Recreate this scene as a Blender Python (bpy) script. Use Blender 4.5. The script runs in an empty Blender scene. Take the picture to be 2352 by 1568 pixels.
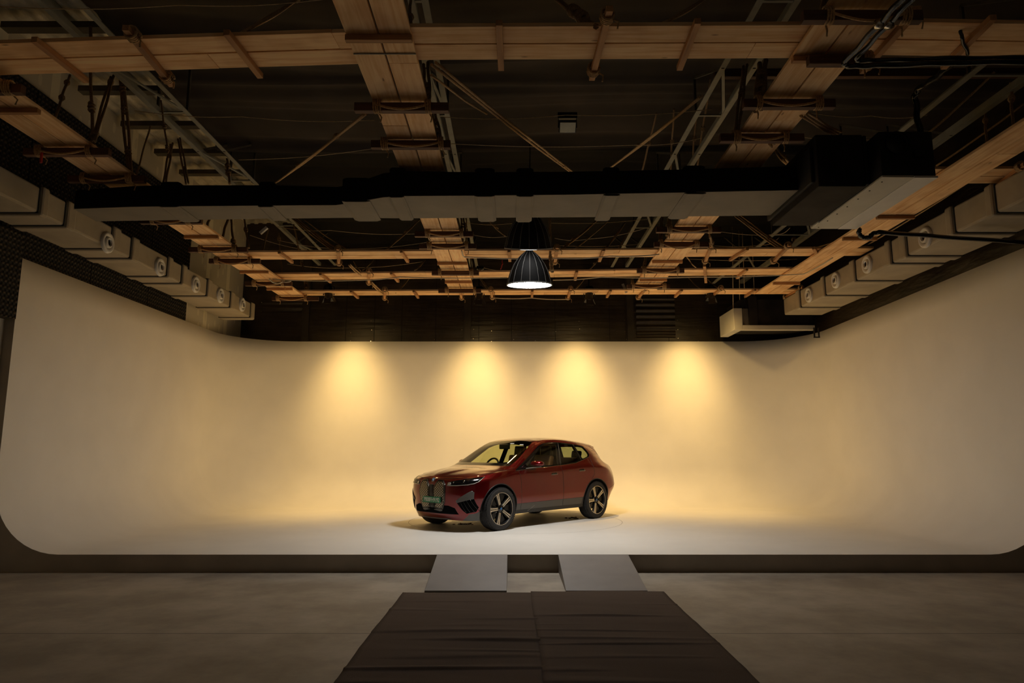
import bpy, bmesh, math, random
import numpy as np
from mathutils import Vector, Matrix
from mathutils.bvhtree import BVHTree

random.seed(7)
S = bpy.context.scene
COL = S.collection
PI = math.pi

# ------------------------------------------------------------------ camera
CAM_H = 1.78
PITCH = math.radians(8.74)
F = 1568.0
cam = bpy.data.cameras.new('camera')
cam.lens = 24.0
cam.sensor_width = 36.0
cam.clip_end = 200
camo = bpy.data.objects.new('camera', cam)
COL.objects.link(camo)
camo.location = (0, 0, CAM_H)
camo.rotation_euler = (PI / 2 + PITCH, 0, 0)
S.camera = camo
CP, SP = math.cos(PITCH), math.sin(PITCH)


def at(x, y, Z=None, Y=None, X=None):
    """the place in the room seen at photo pixel x, y on a given plane"""
    u = (x - 1176) / F
    v = (784 - y) / F
    d = Vector((u, CP - v * SP, SP + v * CP))
    if Z is not None:
        t = (Z - CAM_H) / d.z
    elif Y is not None:
        t = Y / d.y
    else:
        t = X / d.x
    return Vector((0, 0, CAM_H)) + d * t


# ------------------------------------------------------------------ materials
def lin(c):
    return tuple((v / 12.92 if v <= .04045 else ((v + .055) / 1.055) ** 2.4) for v in c)


def rgb(h):
    return lin(tuple(int(h[i:i + 2], 16) / 255 for i in (0, 2, 4)))


class NT:
    def __init__(self, name):
        self.m = bpy.data.materials.new(name)
        self.m.use_nodes = True
        self.t = self.m.node_tree
        self.b = self.t.nodes['Principled BSDF']

    def n(self, typ, **kw):
        nd = self.t.nodes.new(typ)
        for k, v in kw.items():
            if k.startswith('_'):
                setattr(nd, k[1:], v)
            else:
                nd.inputs[k.replace('__', ' ')].default_value = v
        return nd

    def l(self, a, ao, b, bi):
        self.t.links.new(a.outputs[ao], b.inputs[bi])

    def p(self, **kw):
        for k, v in kw.items():
            self.b.inputs[k.replace('__', ' ')].default_value = v


def mat(name, col, rough=.6, metal=0., var=.12, scale=6., bump=.0, bscale=40., coat=0., stretch=None, spec=.5):
    """plain surface with a little mottling, never a flat colour"""
    t = NT(name)
    c = rgb(col) if isinstance(col, str) else col
    tc = t.n('ShaderNodeTexCoord')
    mp = t.n('ShaderNodeMapping')
    if stretch:
        mp.inputs['Scale'].default_value = stretch
    t.l(tc, 'Object', mp, 'Vector')
    no = t.n('ShaderNodeTexNoise', Scale=scale, Detail=5.0)
    t.l(mp, 'Vector', no, 'Vector')
    rp = t.n('ShaderNodeValToRGB')
    rp.color_ramp.elements[0].color = tuple(v * (1 - var) for v in c) + (1,)
    rp.color_ramp.elements[1].color = tuple(min(1, v * (1 + var)) for v in c) + (1,)
    rp.color_ramp.elements[0].position = .3
    rp.color_ramp.elements[1].position = .7
    t.l(no, 'Fac', rp, 'Fac')
    t.l(rp, 'Color', t.b, 'Base Color')
    t.p(Roughness=rough, Metallic=metal)
    t.b.inputs['Specular IOR Level'].default_value = spec
    if coat:
        t.b.inputs['Coat Weight'].default_value = coat
        t.b.inputs['Coat Roughness'].default_value = .02
        t.b.inputs['Coat IOR'].default_value = 1.55
    if bump:
        n2 = t.n('ShaderNodeTexNoise', Scale=bscale, Detail=4.0)
        t.l(mp, 'Vector', n2, 'Vector')
        bp = t.n('ShaderNodeBump', Strength=bump, Distance=.01)
        t.l(n2, 'Fac', bp, 'Height')
        t.l(bp, 'Normal', t.b, 'Normal')
    return t.m


def wood(name, a, b, rough=.7):
    t = NT(name)
    tc = t.n('ShaderNodeTexCoord')
    oi = t.n('ShaderNodeObjectInfo')
    ad = t.n('ShaderNodeVectorMath', _operation='ADD')
    sc = t.n('ShaderNodeVectorMath', _operation='SCALE')
    cb = t.n('ShaderNodeCombineXYZ')
    for k in 'XYZ':
        t.l(oi, 'Random', cb, k)
    sc.inputs['Scale'].default_value = 40
    t.l(cb, 'Vector', sc, 0)
    t.l(tc, 'Object', ad, 0)
    t.l(sc, 'Vector', ad, 1)
    mp = t.n('ShaderNodeMapping')
    mp.inputs['Scale'].default_value = (.9, 14, 14)
    t.l(ad, 'Vector', mp, 'Vector')
    n1 = t.n('ShaderNodeTexNoise', Scale=1.6, Detail=6.0, Distortion=.6)
    t.l(mp, 'Vector', n1, 'Vector')
    rp = t.n('ShaderNodeValToRGB')
    rp.color_ramp.elements[0].color = rgb(a) + (1,)
    rp.color_ramp.elements[1].color = rgb(b) + (1,)
    rp.color_ramp.elements[0].position = .28
    rp.color_ramp.elements[1].position = .62
    t.l(n1, 'Fac', rp, 'Fac')
    # blotchy stains, knots
    n2 = t.n('ShaderNodeTexNoise', Scale=2.3, Detail=3.0)
    t.l(ad, 'Vector', n2, 'Vector')
    r2 = t.n('ShaderNodeValToRGB')
    r2.color_ramp.elements[0].color = (.74, .64, .56, 1)
    r2.color_ramp.elements[1].color = (1, 1, 1, 1)
    r2.color_ramp.elements[0].position = .32
    r2.color_ramp.elements[1].position = .55
    t.l(n2, 'Fac', r2, 'Fac')
    mx = t.n('ShaderNodeMix', _data_type='RGBA', _blend_type='MULTIPLY')
    mx.inputs[0].default_value = .7
    t.l(rp, 'Color', mx, 6)
    t.l(r2, 'Color', mx, 7)
    vo = t.n('ShaderNodeTexVoronoi', Scale=2.1)
    m2 = t.n('ShaderNodeMapping')
    m2.inputs['Scale'].default_value = (.8, 2.6, 2.6)
    t.l(ad, 'Vector', m2, 'Vector')
    t.l(m2, 'Vector', vo, 'Vector')
    r3 = t.n('ShaderNodeValToRGB')
    r3.color_ramp.elements[0].color = (.25, .16, .1, 1)
    r3.color_ramp.elements[1].color = (1, 1, 1, 1)
    r3.color_ramp.elements[0].position = .03
    r3.color_ramp.elements[1].position = .075
    t.l(vo, 'Distance', r3, 'Fac')
    m3 = t.n('ShaderNodeMix', _data_type='RGBA', _blend_type='MULTIPLY')
    m3.inputs[0].default_value = .8
    t.l(mx, 2, m3, 6)
    t.l(r3, 'Color', m3, 7)
    # tone of each plank
    hs = t.n('ShaderNodeHueSaturation')
    mr = t.n('ShaderNodeMapRange')
    mr.inputs['To Min'].default_value = .82
    mr.inputs['To Max'].default_value = 1.12
    t.l(oi, 'Random', mr, 'Value')
    t.l(mr, 'Result', hs, 'Value')
    t.l(m3, 2, hs, 'Color')
    t.l(hs, 'Color', t.b, 'Base Color')
    t.p(Roughness=rough)
    bp = t.n('ShaderNodeBump', Strength=.25, Distance=.004)
    t.l(n1, 'Fac', bp, 'Height')
    t.l(bp, 'Normal', t.b, 'Normal')
    return t.m


def emit(name, col, strength):
    t = NT(name)
    t.p(Emission__Color=tuple(col) + (1,), Emission__Strength=strength)
    t.p(Base__Color=(.8, .8, .8, 1), Roughness=.5)
    return t.m


M = {}
M['plank'] = wood('plank_wood', 'e3ab70', 'fbd5a0')
M['beam'] = wood('beam_wood', '4a3122', '684630')
M['cleat'] = wood('cleat_wood', 'a0714a', 'c4935f')
M['rope'] = mat('rope_jute', 'bd9c70', .9, var=.3, scale=60, bump=.6, bscale=120)
M['darkrope'] = mat('rope_dark', '8f7350', .9, var=.3, scale=60, bump=.6, bscale=120)
M['wire'] = mat('thin_cord', 'c9b08a', .7, var=.2, scale=30)
M['steel'] = mat('truss_paint', '8e8c7e', .5, var=.15, scale=5)
M['webpaint'] = mat('truss_bar_paint', '4a443a', .6, var=.25, scale=5)
M['blackmetal'] = mat('black_metal', '141312', .45, var=.2, scale=10)
M['duct'] = mat('duct_wrap', '7d7568', .75, var=.10, scale=2.2, bump=.25, bscale=9)
M['walduct'] = mat('wall_duct_wrap', 'a69b87', .75, var=.14, scale=2.0, bump=.35, bscale=8)
M['bearer'] = mat('bearer_paint', '5d5547', .7)
M['ductedge'] = mat('duct_gasket', '1d1b18', .8)
M['plenum'] = mat('plenum_sheet', '2c2926', .75, var=.35, scale=3.0, bump=.3, bscale=6, spec=.15)
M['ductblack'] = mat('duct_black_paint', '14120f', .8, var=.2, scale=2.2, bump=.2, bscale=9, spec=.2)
M['ahu'] = mat('painted_panel', 'c4c0b2', .5, var=.06, scale=3)
M['ring'] = mat('white_plastic', 'd8d6d0', .4, var=.04)
M['greyhole'] = mat('grey_plastic_and_unlit_lining', '5b5852', .5, var=.1)
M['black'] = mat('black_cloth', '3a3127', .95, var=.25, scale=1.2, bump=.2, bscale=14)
M['pipe'] = mat('pipe_insulation', '1f2020', .22, var=.3, scale=14, bump=.3, bscale=20)
M['foil'] = mat('foil_insulation', 'd8cfb8', .35, metal=.15, var=.35, scale=3, bump=.9, bscale=16)
M['tape'] = mat('red_tape', 'b0281c', .5)
M['cable'] = mat('white_cable', 'b8b2a4', .5)
M['chrome'] = mat('bare_metal', 'bdb9b0', .25, metal=1., var=.1)
M['glow'] = emit('diffuser_white', (1.0, .985, .955), 48.0)
M['glowlow2'] = emit('diffuser_dim', (1.0, .985, .955), 3.0)
M['glowlow'] = emit('lens_warm', (1.0, .70, .34), 30.0)


# ------------------------------------------------------------------ mesh helpers
class MB:
    def __init__(self):
        self.bm = bmesh.new()

    def box(self, c, s, rot=None):
        m = Matrix.Translation(c)
        if rot is not None:
            m = m @ rot.to_4x4()
        m = m @ Matrix.Diagonal((s[0], s[1], s[2], 1))
        bmesh.ops.create_cube(self.bm, size=1, matrix=m)
        return self

    def bar(self, p, q, w, h, up=(0, 0, 1)):
        """box from p to q, w across, h along up"""
        p, q = Vector(p), Vector(q)
        d = q - p
        L = d.length
        x = d.normalized()
        y = Vector(up).cross(x)
        if y.length < 1e-4:
            y = Vector((0, 1, 0)).cross(x)
        y.normalize()
        z = x.cross(y)
        r = Matrix((x, y, z)).transposed()
        return self.box((p + q) / 2, (L, w, h), r)

    def tube(self, pts, r, n=8, cap=True):
        pts = [Vector(p) for p in pts]
        rings = []
        up = Vector((.13, .21, .97))
        for i, p in enumerate(pts):
            a = pts[max(0, i - 1)]
            b = pts[min(len(pts) - 1, i + 1)]
            d = (b - a).normalized()
            s = d.cross(up)
            if s.length < .05:
                s = d.cross(Vector((1, 0, 0)))
            s.normalize()
            t = s.cross(d)
            rr = r[i] if isinstance(r, (list, tuple)) else r
            rings.append([self.bm.verts.new(p + (s * math.cos(k * 2 * PI / n) + t * math.sin(k * 2 * PI / n)) * rr)
                          for k in range(n)])
        for i in range(len(rings) - 1):
            for k in range(n):
                f = self.bm.faces.new((rings[i][k], rings[i][(k + 1) % n], rings[i + 1][(k + 1) % n], rings[i + 1][k]))
                f.smooth = True
        if cap:
            self.bm.faces.new(rings[0])
            self.bm.faces.new(rings[-1][::-1])
        return self

    def lathe(self, prof, n=32, mtx=None, smooth=True, arc=2 * PI):
        """profile of (radius, height) about z"""
        rings = []
        full = abs(arc - 2 * PI) < 1e-6
        cnt = n if full else n + 1
        for r, h in prof:
            ring = []
            for k in range(cnt):
                a = k * arc / n
                v = Vector((r * math.cos(a), r * math.sin(a), h))
                ring.append(self.bm.verts.new(mtx @ v if mtx else v))
            rings.append(ring)
        for i in range(len(rings) - 1):
            for k in range(n):
                k2 = (k + 1) % cnt
                try:
                    f = self.bm.faces.new((rings[i][k], rings[i][k2], rings[i + 1][k2], rings[i + 1][k]))
                    f.smooth = smooth
                except ValueError:
                    pass
        return self

    def disc(self, c, r, mtx=None, n=32):
        vs = []
        for k in range(n):
            a = k * 2 * PI / n
            v = Vector((c[0] + r * math.cos(a), c[1] + r * math.sin(a), c[2]))
            vs.append(self.bm.verts.new(mtx @ v if mtx else v))
        self.bm.faces.new(vs)
        return self

    def prism(self, poly, axis, a, b):
        """extrude a 2-D outline along an axis (0 x, 1 y, 2 z) from a to b"""
        def mk(p, h):
            q = list(p)
            q.insert(axis, h)
            return self.bm.verts.new(q)
        lo = [mk(p, a) for p in poly]
        hi = [mk(p, b) for p in poly]
        n = len(poly)
        self.bm.faces.new(lo)
        self.bm.faces.new(hi[::-1])
        for i in range(n):
            self.bm.faces.new((lo[i], lo[(i + 1) % n], hi[(i + 1) % n], hi[i]))
        return self

    def grid(self, fn, nu, nv):
        vs = [[self.bm.verts.new(fn(i / nu, j / nv)) for j in range(nv + 1)] for i in range(nu + 1)]
        for i in range(nu):
            for j in range(nv):
                f = self.bm.faces.new((vs[i][j], vs[i + 1][j], vs[i + 1][j + 1], vs[i][j + 1]))
                f.smooth = True
        return self

    def build(self, name, m, parent=None, bevel=0., smooth=False, loc=None):
        bmesh.ops.recalc_face_normals(self.bm, faces=self.bm.faces)
        me = bpy.data.meshes.new(name)
        if smooth:
            for f in self.bm.faces:
                f.smooth = True
        self.bm.to_mesh(me)
        self.bm.free()
        o = bpy.data.objects.new(name, me)
        COL.objects.link(o)
        if m is not None:
            for mm in (m if isinstance(m, (list, tuple)) else [m]):
                me.materials.append(mm)
        if parent is not None:
            o.parent = parent
        if loc is not None:
            o.location = loc
        if bevel:
            bv = o.modifiers.new('bevel', 'BEVEL')
            bv.width = bevel
            bv.segments = 2
            bv.limit_method = 'ANGLE'
        return o


def tag(o, label=None, cat=None, group=None, kind=None):
    if label:
        o['label'] = label
    if cat:
        o['category'] = cat
    if group:
        o['group'] = group
    if kind:
        o['kind'] = kind
    return o


def empty(name, label, cat, loc=(0, 0, 0), rz=0., group=None):
    o = bpy.data.objects.new(name, None)
    o.empty_display_size = .1
    COL.objects.link(o)
    o.location = loc
    o.rotation_euler = (0, 0, rz)
    return tag(o, label, cat, group)


def struct(o, label=None):
    o['kind'] = 'structure'
    if label:
        o['label'] = label
    return o


def copytree(o, parent=None):
    c = o.copy()
    COL.objects.link(c)
    if parent is not None:
        c.parent = parent
    for ch in list(o.children):
        copytree(ch, c)
    return c


# ------------------------------------------------------------------ setting: floor, cyclorama, walls
PZ = .24          # the stage stands this high over the concrete
YF = 10.2         # its front edge
YB = 18.67        # back wall of the white cove
XL, XR = -7.55, 7.9

# concrete with joints, stains and scuffs
t = NT('concrete')
tc = t.n('ShaderNodeTexCoord')
n1 = t.n('ShaderNodeTexNoise', Scale=.9, Detail=8.0, Roughness=.65)
t.l(tc, 'Object', n1, 'Vector')
rp = t.n('ShaderNodeValToRGB')
rp.color_ramp.elements[0].color = rgb('8d8273') + (1,)
rp.color_ramp.elements[1].color = rgb('b2a693') + (1,)
rp.color_ramp.elements[0].position = .38
rp.color_ramp.elements[1].position = .62
t.l(n1, 'Fac', rp, 'Fac')
n3 = t.n('ShaderNodeTexNoise', Scale=3.5, Detail=10.0, Roughness=.8)
t.l(tc, 'Object', n3, 'Vector')
r3 = t.n('ShaderNodeValToRGB')
r3.color_ramp.elements[0].color = (0, 0, 0, 1)
r3.color_ramp.elements[1].color = (1, 1, 1, 1)
r3.color_ramp.elements[0].position = .62
r3.color_ramp.elements[1].position = .72
t.l(n3, 'Fac', r3, 'Fac')
mx = t.n('ShaderNodeMix', _data_type='RGBA')
mx.inputs[7].default_value = rgb('b4aca0') + (1,)
t.l(r3, 'Color', mx, 0)
t.l(rp, 'Color', mx, 6)
sx = t.n('ShaderNodeSeparateXYZ')
t.l(tc, 'Object', sx, 'Vector')
# saw-cut joint across the floor
mth = t.n('ShaderNodeMath', _operation='SUBTRACT')
mth.inputs[1].default_value = 6.93
t.l(sx, 'Y', mth, 0)
ab = t.n('ShaderNodeMath', _operation='ABSOLUTE')
t.l(mth, 0, ab, 0)
lt = t.n('ShaderNodeMath', _operation='LESS_THAN')
lt.inputs[1].default_value = .006
t.l(ab, 0, lt, 0)
m4 = t.n('ShaderNodeMix', _data_type='RGBA')
m4.inputs[7].default_value = rgb('35302a') + (1,)
t.l(lt, 0, m4, 0)
t.l(mx, 2, m4, 6)
t.l(m4, 2, t.b, 'Base Color')
rr = t.n('ShaderNodeMapRange')
rr.inputs['To Min'].default_value = .45
rr.inputs['To Max'].default_value = .75
t.l(n1, 'Fac', rr, 'Value')
t.l(rr, 'Result', t.b, 'Roughness')
bp = t.n('ShaderNodeBump', Strength=.12, Distance=.01)
t.l(n3, 'Fac', bp, 'Height')
t.l(bp, 'Normal', t.b, 'Normal')
M['concrete'] = t.m

fl = MB()
fl.grid(lambda a, b: Vector((-9 + 18.5 * a, -2 + 21.5 * b, 0)), 8, 8)
struct(fl.build('floor', M['concrete']), 'grey scuffed concrete floor in front of the white stage')

# white cove
M['cyc'] = mat('cyclorama_paint', 'efebe2', .55, var=.03, scale=1.3, spec=.35)
M['stageface'] = mat('stage_face_paint', 'b4ab9e', .7, var=.12, scale=2)
RC, RP = 1.0, 1.7    # floor cove radius, plan corner radius


def cyc_top(s_x, y):
    """height of the wall's top edge"""
    if s_x < 0:
        return CAM_H + 2.87
    k = (y - YF) / (YB - YF)
    return CAM_H + 3.03 + (2.87 - 3.03) * min(1, max(0, k))


path = []            # plan of the wall with inward normals
NS = 18
for i in range(NS + 1):
    path.append((XL, YF + (YB - RP - YF) * i / NS, 1, 0))
for i in range(1, 17):
    a = PI - PI / 2 * i / 16
    path.append((XL + RP + RP * math.cos(a), YB - RP + RP * math.sin(a), -math.cos(a), -math.sin(a)))
for i in range(1, NS + 1):
    path.append((XL + RP + (XR - XL - 2 * RP) * i / NS, YB, 0, -1))
for i in range(1, 17):
    a = PI / 2 - PI / 2 * i / 16
    path.append((XR - RP + RP * math.cos(a), YB - RP + RP * math.sin(a), -math.cos(a), -math.sin(a)))
for i in range(1, NS + 1):
    path.append((XR, YB - RP + (YF - YB + RP) * i / NS, -1, 0))
cy = MB()
rows = []
for (x, y, nx, ny) in path:
    col = []
    zt = cyc_top(x if abs(ny) < .99 else x, y) if x > 0 else cyc_top(-1, y)
    if 0 <= x < XR - RP - .01 and y > YB - .01:
        zt = CAM_H + 2.87
    # top lip going back, then wall, cove
    col.append(cy.bm.verts.new((x - nx * .07, y - ny * .07, zt)))
    col.append(cy.bm.verts.new((x, y, zt)))
    for k in range(1, 9):
        col.append(cy.bm.verts.new((x, y, zt + (PZ + RC - zt) * k / 8)))
    for k in range(1, 13):
        a = PI / 2 * k / 12
        r = RC * (1 - math.cos(a))
        col.append(cy.bm.verts.new((x + nx * r, y + ny * r, PZ + RC - RC * math.sin(a))))
    rows.append(col)
for i in range(len(rows) - 1):
    for k in range(len(rows[0]) - 1):
        f = cy.bm.faces.new((rows[i][k], rows[i + 1][k], rows[i + 1][k + 1], rows[i][k + 1]))
        f.smooth = k > 0
inner = [r[-1] for r in rows]
cy.bm.faces.new(inner)
cyc = cy.build('cyclorama', M['cyc'])
struct(cyc, 'white curved studio cove around the car')

# grey face of the stage with rounded lower corners
fc = MB()
prof = []
for k in range(13):
    a = PI / 2 * k / 12
    prof.append((XL + RC - RC * math.cos(a), PZ + RC - RC * math.sin(a)))
prof2 = [(XR - (p[0] - XL), p[1]) for p in prof][::-1]
edge = [(XL, 3.7)] + prof + prof2 + [(XR, 3.7)]
low = [(XL - .55, 3.7)] + [(XL - .55 + .55 * k / 12, 0) for k in range(13)] + [(XR + .55 * k / 12, 0) for k in range(13)] + [(XR + .55, 3.7)]
va = [fc.bm.verts.new((p[0], YF, p[1])) for p in edge]
vb = [fc.bm.verts.new((p[0], YF, p[1])) for p in low]
vc = [fc.bm.verts.new((p[0], YF + .06, p[1] - .0)) for p in edge]
for i in range(len(edge) - 1):
    fc.bm.faces.new((va[i], va[i + 1], vb[i + 1], vb[i]))
struct(fc.build('trim_1', M['stageface']), 'dark grey front face of the white stage')

# round seam of the turntable in the stage floor
rg = MB()
rg.lathe([(2.216, PZ + .0015), (2.223, PZ + .0015)], 160, Matrix.Translation((.07, 14.75, 0)))
struct(rg.build('trim_2', mat('seam_line', '8b8478', .8)), 'thin round turntable seam in the white stage floor')

# side and back walls above the cove
t = NT('plasterboard')
tc = t.n('ShaderNodeTexCoord')
sx = t.n('ShaderNodeSeparateXYZ')
t.l(tc, 'Object', sx, 'Vector')
# vertical taped joints every 1.22 m, filler spots
md = t.n('ShaderNodeMath', _operation='PINGPONG')
md.inputs[1].default_value = .61
ad = t.n('ShaderNodeMath', _operation='ADD')
ad.inputs[1].default_value = .25
t.l(sx, 'Y', ad, 0)
t.l(ad, 0, md, 0)
lt = t.n('ShaderNodeMath', _operation='LESS_THAN')
lt.inputs[1].default_value = .10
t.l(md, 0, lt, 0)
mx = t.n('ShaderNodeMix', _data_type='RGBA')
mx.inputs[6].default_value = rgb('c6bda9') + (1,)
mx.inputs[7].default_value = rgb('e2d9c0') + (1,)
t.l(lt, 0, mx, 0)
vo = t.n('ShaderNodeTexVoronoi', Scale=1.9)
mp = t.n('ShaderNodeMapping')
mp.inputs['Scale'].default_value = (1, 2.2, 1)
t.l(tc, 'Object', mp, 'Vector')
t.l(mp, 'Vector', vo, 'Vector')
l2 = t.n('ShaderNodeMath', _operation='LESS_THAN')
l2.inputs[1].default_value = .22
t.l(vo, 'Distance', l2, 0)
m5 = t.n('ShaderNodeMix', _data_type='RGBA')
m5.inputs[7].default_value = rgb('d6cdb6') + (1,)
t.l(l2, 0, m5, 0)
t.l(mx, 2, m5, 6)
t.l(m5, 2, t.b, 'Base Color')
t.p(Roughness=.8)
M['plaster'] = t.m

t = NT('black_board')
tc = t.n('ShaderNodeTexCoord')
n1 = t.n('ShaderNodeTexNoise', Scale=1.1, Detail=7.0, Roughness=.7)
t.l(tc, 'Object', n1, 'Vector')
rp = t.n('ShaderNodeValToRGB')
rp.color_ramp.elements[0].color = rgb('251e15') + (1,)
rp.color_ramp.elements[1].color = rgb('4a3d2b') + (1,)
rp.color_ramp.elements[0].position = .35
rp.color_ramp.elements[1].position = .75
t.l(n1, 'Fac', rp, 'Fac')
t.l(rp, 'Color', t.b, 'Base Color')
rr = t.n('ShaderNodeMapRange')
rr.inputs['To Min'].default_value = .3
rr.inputs['To Max'].default_value = .55
t.l(n1, 'Fac', rr, 'Value')
t.l(rr, 'Result', t.b, 'Roughness')
n2 = t.n('ShaderNodeTexNoise', Scale=2.0, Detail=2.0)
mp = t.n('ShaderNodeMapping')
mp.inputs['Scale'].default_value = (.35, 1, 3.5)
t.l(tc, 'Object', mp, 'Vector')
t.l(mp, 'Vector', n2, 'Vector')
bp = t.n('ShaderNodeBump', Strength=.5, Distance=.05)
t.l(n2, 'Fac', bp, 'Height')
t.l(bp, 'Normal', t.b, 'Normal')
M['blackboard'] = t.m

WTOP = 8.3
YW = 19.1
w = MB().box((-7.75, 8.5, WTOP / 2), (.1, 21.4, WTOP))
struct(w.build('wall_left', M['plaster']), 'unpainted taped plasterboard side wall')
w = MB().box((8.1, 8.5, WTOP / 2), (.1, 21.4, WTOP))
struct(w.build('wall_right', M['blackboard']), 'black side wall')
w = MB().box((.2, YW + .05, WTOP / 2), (16.2, .1, WTOP))
wb = w.build('wall_back', M['blackboard'])
struct(wb, 'black painted board wall above the white cove')
# board joints and screws on the back wall
bd = MB()
for xp in (795, 860, 923, 1001, 1100, 1175, 1275, 1400, 1535, 1650):
    p = at(xp, 740, Y=YW - .004)
    bd.box((p.x, YW - .004, 6.0), (.012, .006, 3.4))
struct(bd.build('trim_3', M['ductedge']), 'narrow joints between the black boards of the back wall')
sc = MB()
for xp in (440 + 160, 640, 650, 806, 853, 906, 953, 1000, 1063, 1087, 1130, 1178, 1230, 1278, 1330, 1378, 1436, 1555, 1604, 1655):
    for zz in (4.75, 5.02, 5.3, 5.58, 5.85):
        p = at(xp + random.uniform(-2, 2), 740, Y=YW - .01)
        sc.box((p.x, YW - .003, zz + random.uniform(-.06, .06)), (.016, .006, .016))
struct(sc.build('trim_4', M['chrome']), 'screw heads in the black boards of the back wall')
# wooden posts proud of the back wall
for i, xp in enumerate((702, 1074, 1448)):
    p = at(xp, 740, Y=YW - .03)
    b = MB().box((p.x, YW - .03, 6.2), (.19, .06, 4.2))
    b.box((p.x - .11, YW - .02, 6.2), (.02, .03, 4.2))
    struct(b.build('trim_%d' % (5 + i), mat('post_paint', '3a3125', .5, var=.3, scale=3, bump=.5, bscale=5)), 'black painted upright post on the back wall')

# corrugated sheets between the posts (the ribbed dull parts)
for i, (xa, xb, ya, yb) in enumerate(((603, 695, 695, 717), (1460, 1552, 686, 775))):
    pa, pb = at(xa, ya, Y=YW - .02), at(xb, yb, Y=YW - .02)
    zt_, zb_ = pa.z, max(pb.z, 4.5)
    g = MB()
    n = 48
    g.grid(lambda a, b: Vector((pa.x + (pb.x - pa.x) * a, YW - .03 + .02 * math.sin(b * (zt_ - zb_) / .17 * 2 * PI), zb_ + (zt_ - zb_) * b)), 2, n)
    struct(g.build('trim_%d' % (8 + i), M['blackboard'], smooth=True), 'black ribbed metal sheet on the back wall')

# black foam lining of the left wall
t = NT('acoustic_foam')
tc = t.n('ShaderNodeTexCoord')
sx = t.n('ShaderNodeSeparateXYZ')
t.l(tc, 'Object', sx, 'Vector')
hs = []
for ax in ('Y', 'Z', 'X'):
    mu = t.n('ShaderNodeMath', _operation='MULTIPLY')
    mu.inputs[1].default_value = 2 * PI / .085
    t.l(sx, ax, mu, 0)
    si = t.n('ShaderNodeMath', _operation='SINE')
    t.l(mu, 0, si, 0)
    hs.append(si)
a1 = t.n('ShaderNodeMath', _operation='ADD')
t.l(hs[0], 0, a1, 0)
t.l(hs[2], 0, a1, 1)
pr = t.n('ShaderNodeMath', _operation='MULTIPLY')
t.l(a1, 0, pr, 0)
t.l(hs[1], 0, pr, 1)
rp = t.n('ShaderNodeValToRGB')
rp.color_ramp.elements[0].color = rgb('100d0a') + (1,)
rp.color_ramp.elements[1].color = rgb('4d4030') + (1,)
rp.color_ramp.elements[0].position = .35
rp.color_ramp.elements[1].position = .95
t.l(pr, 0, rp, 'Fac')
t.l(rp, 'Color', t.b, 'Base Color')
t.p(Roughness=.9)
bp = t.n('ShaderNodeBump', Strength=.8, Distance=.03)
t.l(pr, 0, bp, 'Height')
t.l(bp, 'Normal', t.b, 'Normal')
M['foam'] = t.m
ys = (10.26, 12.05, 14.0, 15.72)
for i, lab in enumerate(('black egg-crate foam panel on the left wall nearest the stage front',
                         'black egg-crate foam panel in the middle of the left wall',
                         'black egg-crate foam panel on the left wall next to bare plasterboard')):
    b = MB().box((-7.66, (ys[i] + ys[i + 1]) / 2, 5.6), (.05, ys[i + 1] - ys[i] - .012, 3.74))
    tag(b.build('acoustic_panel', M['foam'], bevel=.01), lab, 'acoustic panel', 'foam panels on the left wall')
for (ya, yb, lab) in ((7.0, 10.25, 'black egg-crate foam panel above the near corner of the white cove'),
                      (3.6, 6.98, 'black egg-crate foam panel at the left edge behind the near walkway')):
    b = MB().box((-7.66, (ya + yb) / 2, 5.6), (.05, yb - ya, 3.74))
    tag(b.build('acoustic_panel', M['foam'], bevel=.01), lab, 'acoustic panel', 'foam panels on the left wall')
b = MB().box((-7.545, 8.3, 4.32), (.17, 3.6, 1.3))
tag(b.build('acoustic_panel', M['foam'], bevel=.01), 'thick black foam block hiding the top front corner of the white cove', 'acoustic panel', 'foam panels on the left wall')

# ceiling: black cloth slung in strips, bare insulated roof along the left wall
CZ = 7.55
fold = [(random.uniform(4, 19), random.uniform(.02, .07), random.uniform(-.03, .03), random.uniform(.05, .16)) for _ in range(26)]


def cloth(a, b):
    x = -5.62 + 13.67 * a
    y = 2.5 + 16.6 * b
    ph = ((y + .12 * math.sin(x * .9)) / 1.22) % 1
    z = CZ - .10 * math.sin(PI * ph) - .05 * math.sin(x * .55 + y * .3)
    for (yy, amp, sl, wd) in fold:
        d = (y - yy - sl * x) / wd
        z -= amp * math.exp(-d * d)
    return Vector((x, y, z))


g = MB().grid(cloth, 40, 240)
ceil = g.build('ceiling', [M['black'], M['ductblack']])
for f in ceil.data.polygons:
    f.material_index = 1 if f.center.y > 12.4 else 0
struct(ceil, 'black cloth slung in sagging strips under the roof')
g = MB()
n = 120


def roof(a, b):
    x = -7.72 + 3.6 * a
    return Vector((x, 1 + 18.1 * b, 8.16 + .1 * a + .028 * (1 if int(a * n / 4) % 2 else 0)))


g.grid(roof, n, 30)
struct(g.build('trim_10', M['foil']), 'silver insulated ribbed roof strip along the left wall')
for i, xx in enumerate((-5.85, -6.7)):
    b = MB().box((xx, 10, 8.06 + .05 * i), (.14, 18, .12))
    struct(b.build('trim_%d' % (11 + i), M['steel']), 'long grey roof purlin under the silver insulation')
for i, (xp, yp) in enumerate(((250, 205), (330, 285), (430, 348), (520, 395), (130, 60))):
    p = at(xp, yp, Z=8.0)
    b = MB().box((-6.4, p.y, 7.98), (2.4, .16, .10))
    struct(b.build('trim_%d' % (13 + i), M['bearer']), 'dark roof bearer across the silver insulation strip')

# ------------------------------------------------------------------ timber walkways
WZ = 5.5      # underside of the cross walkways
LZ = 5.44     # underside of the lengthwise walkways


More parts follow.
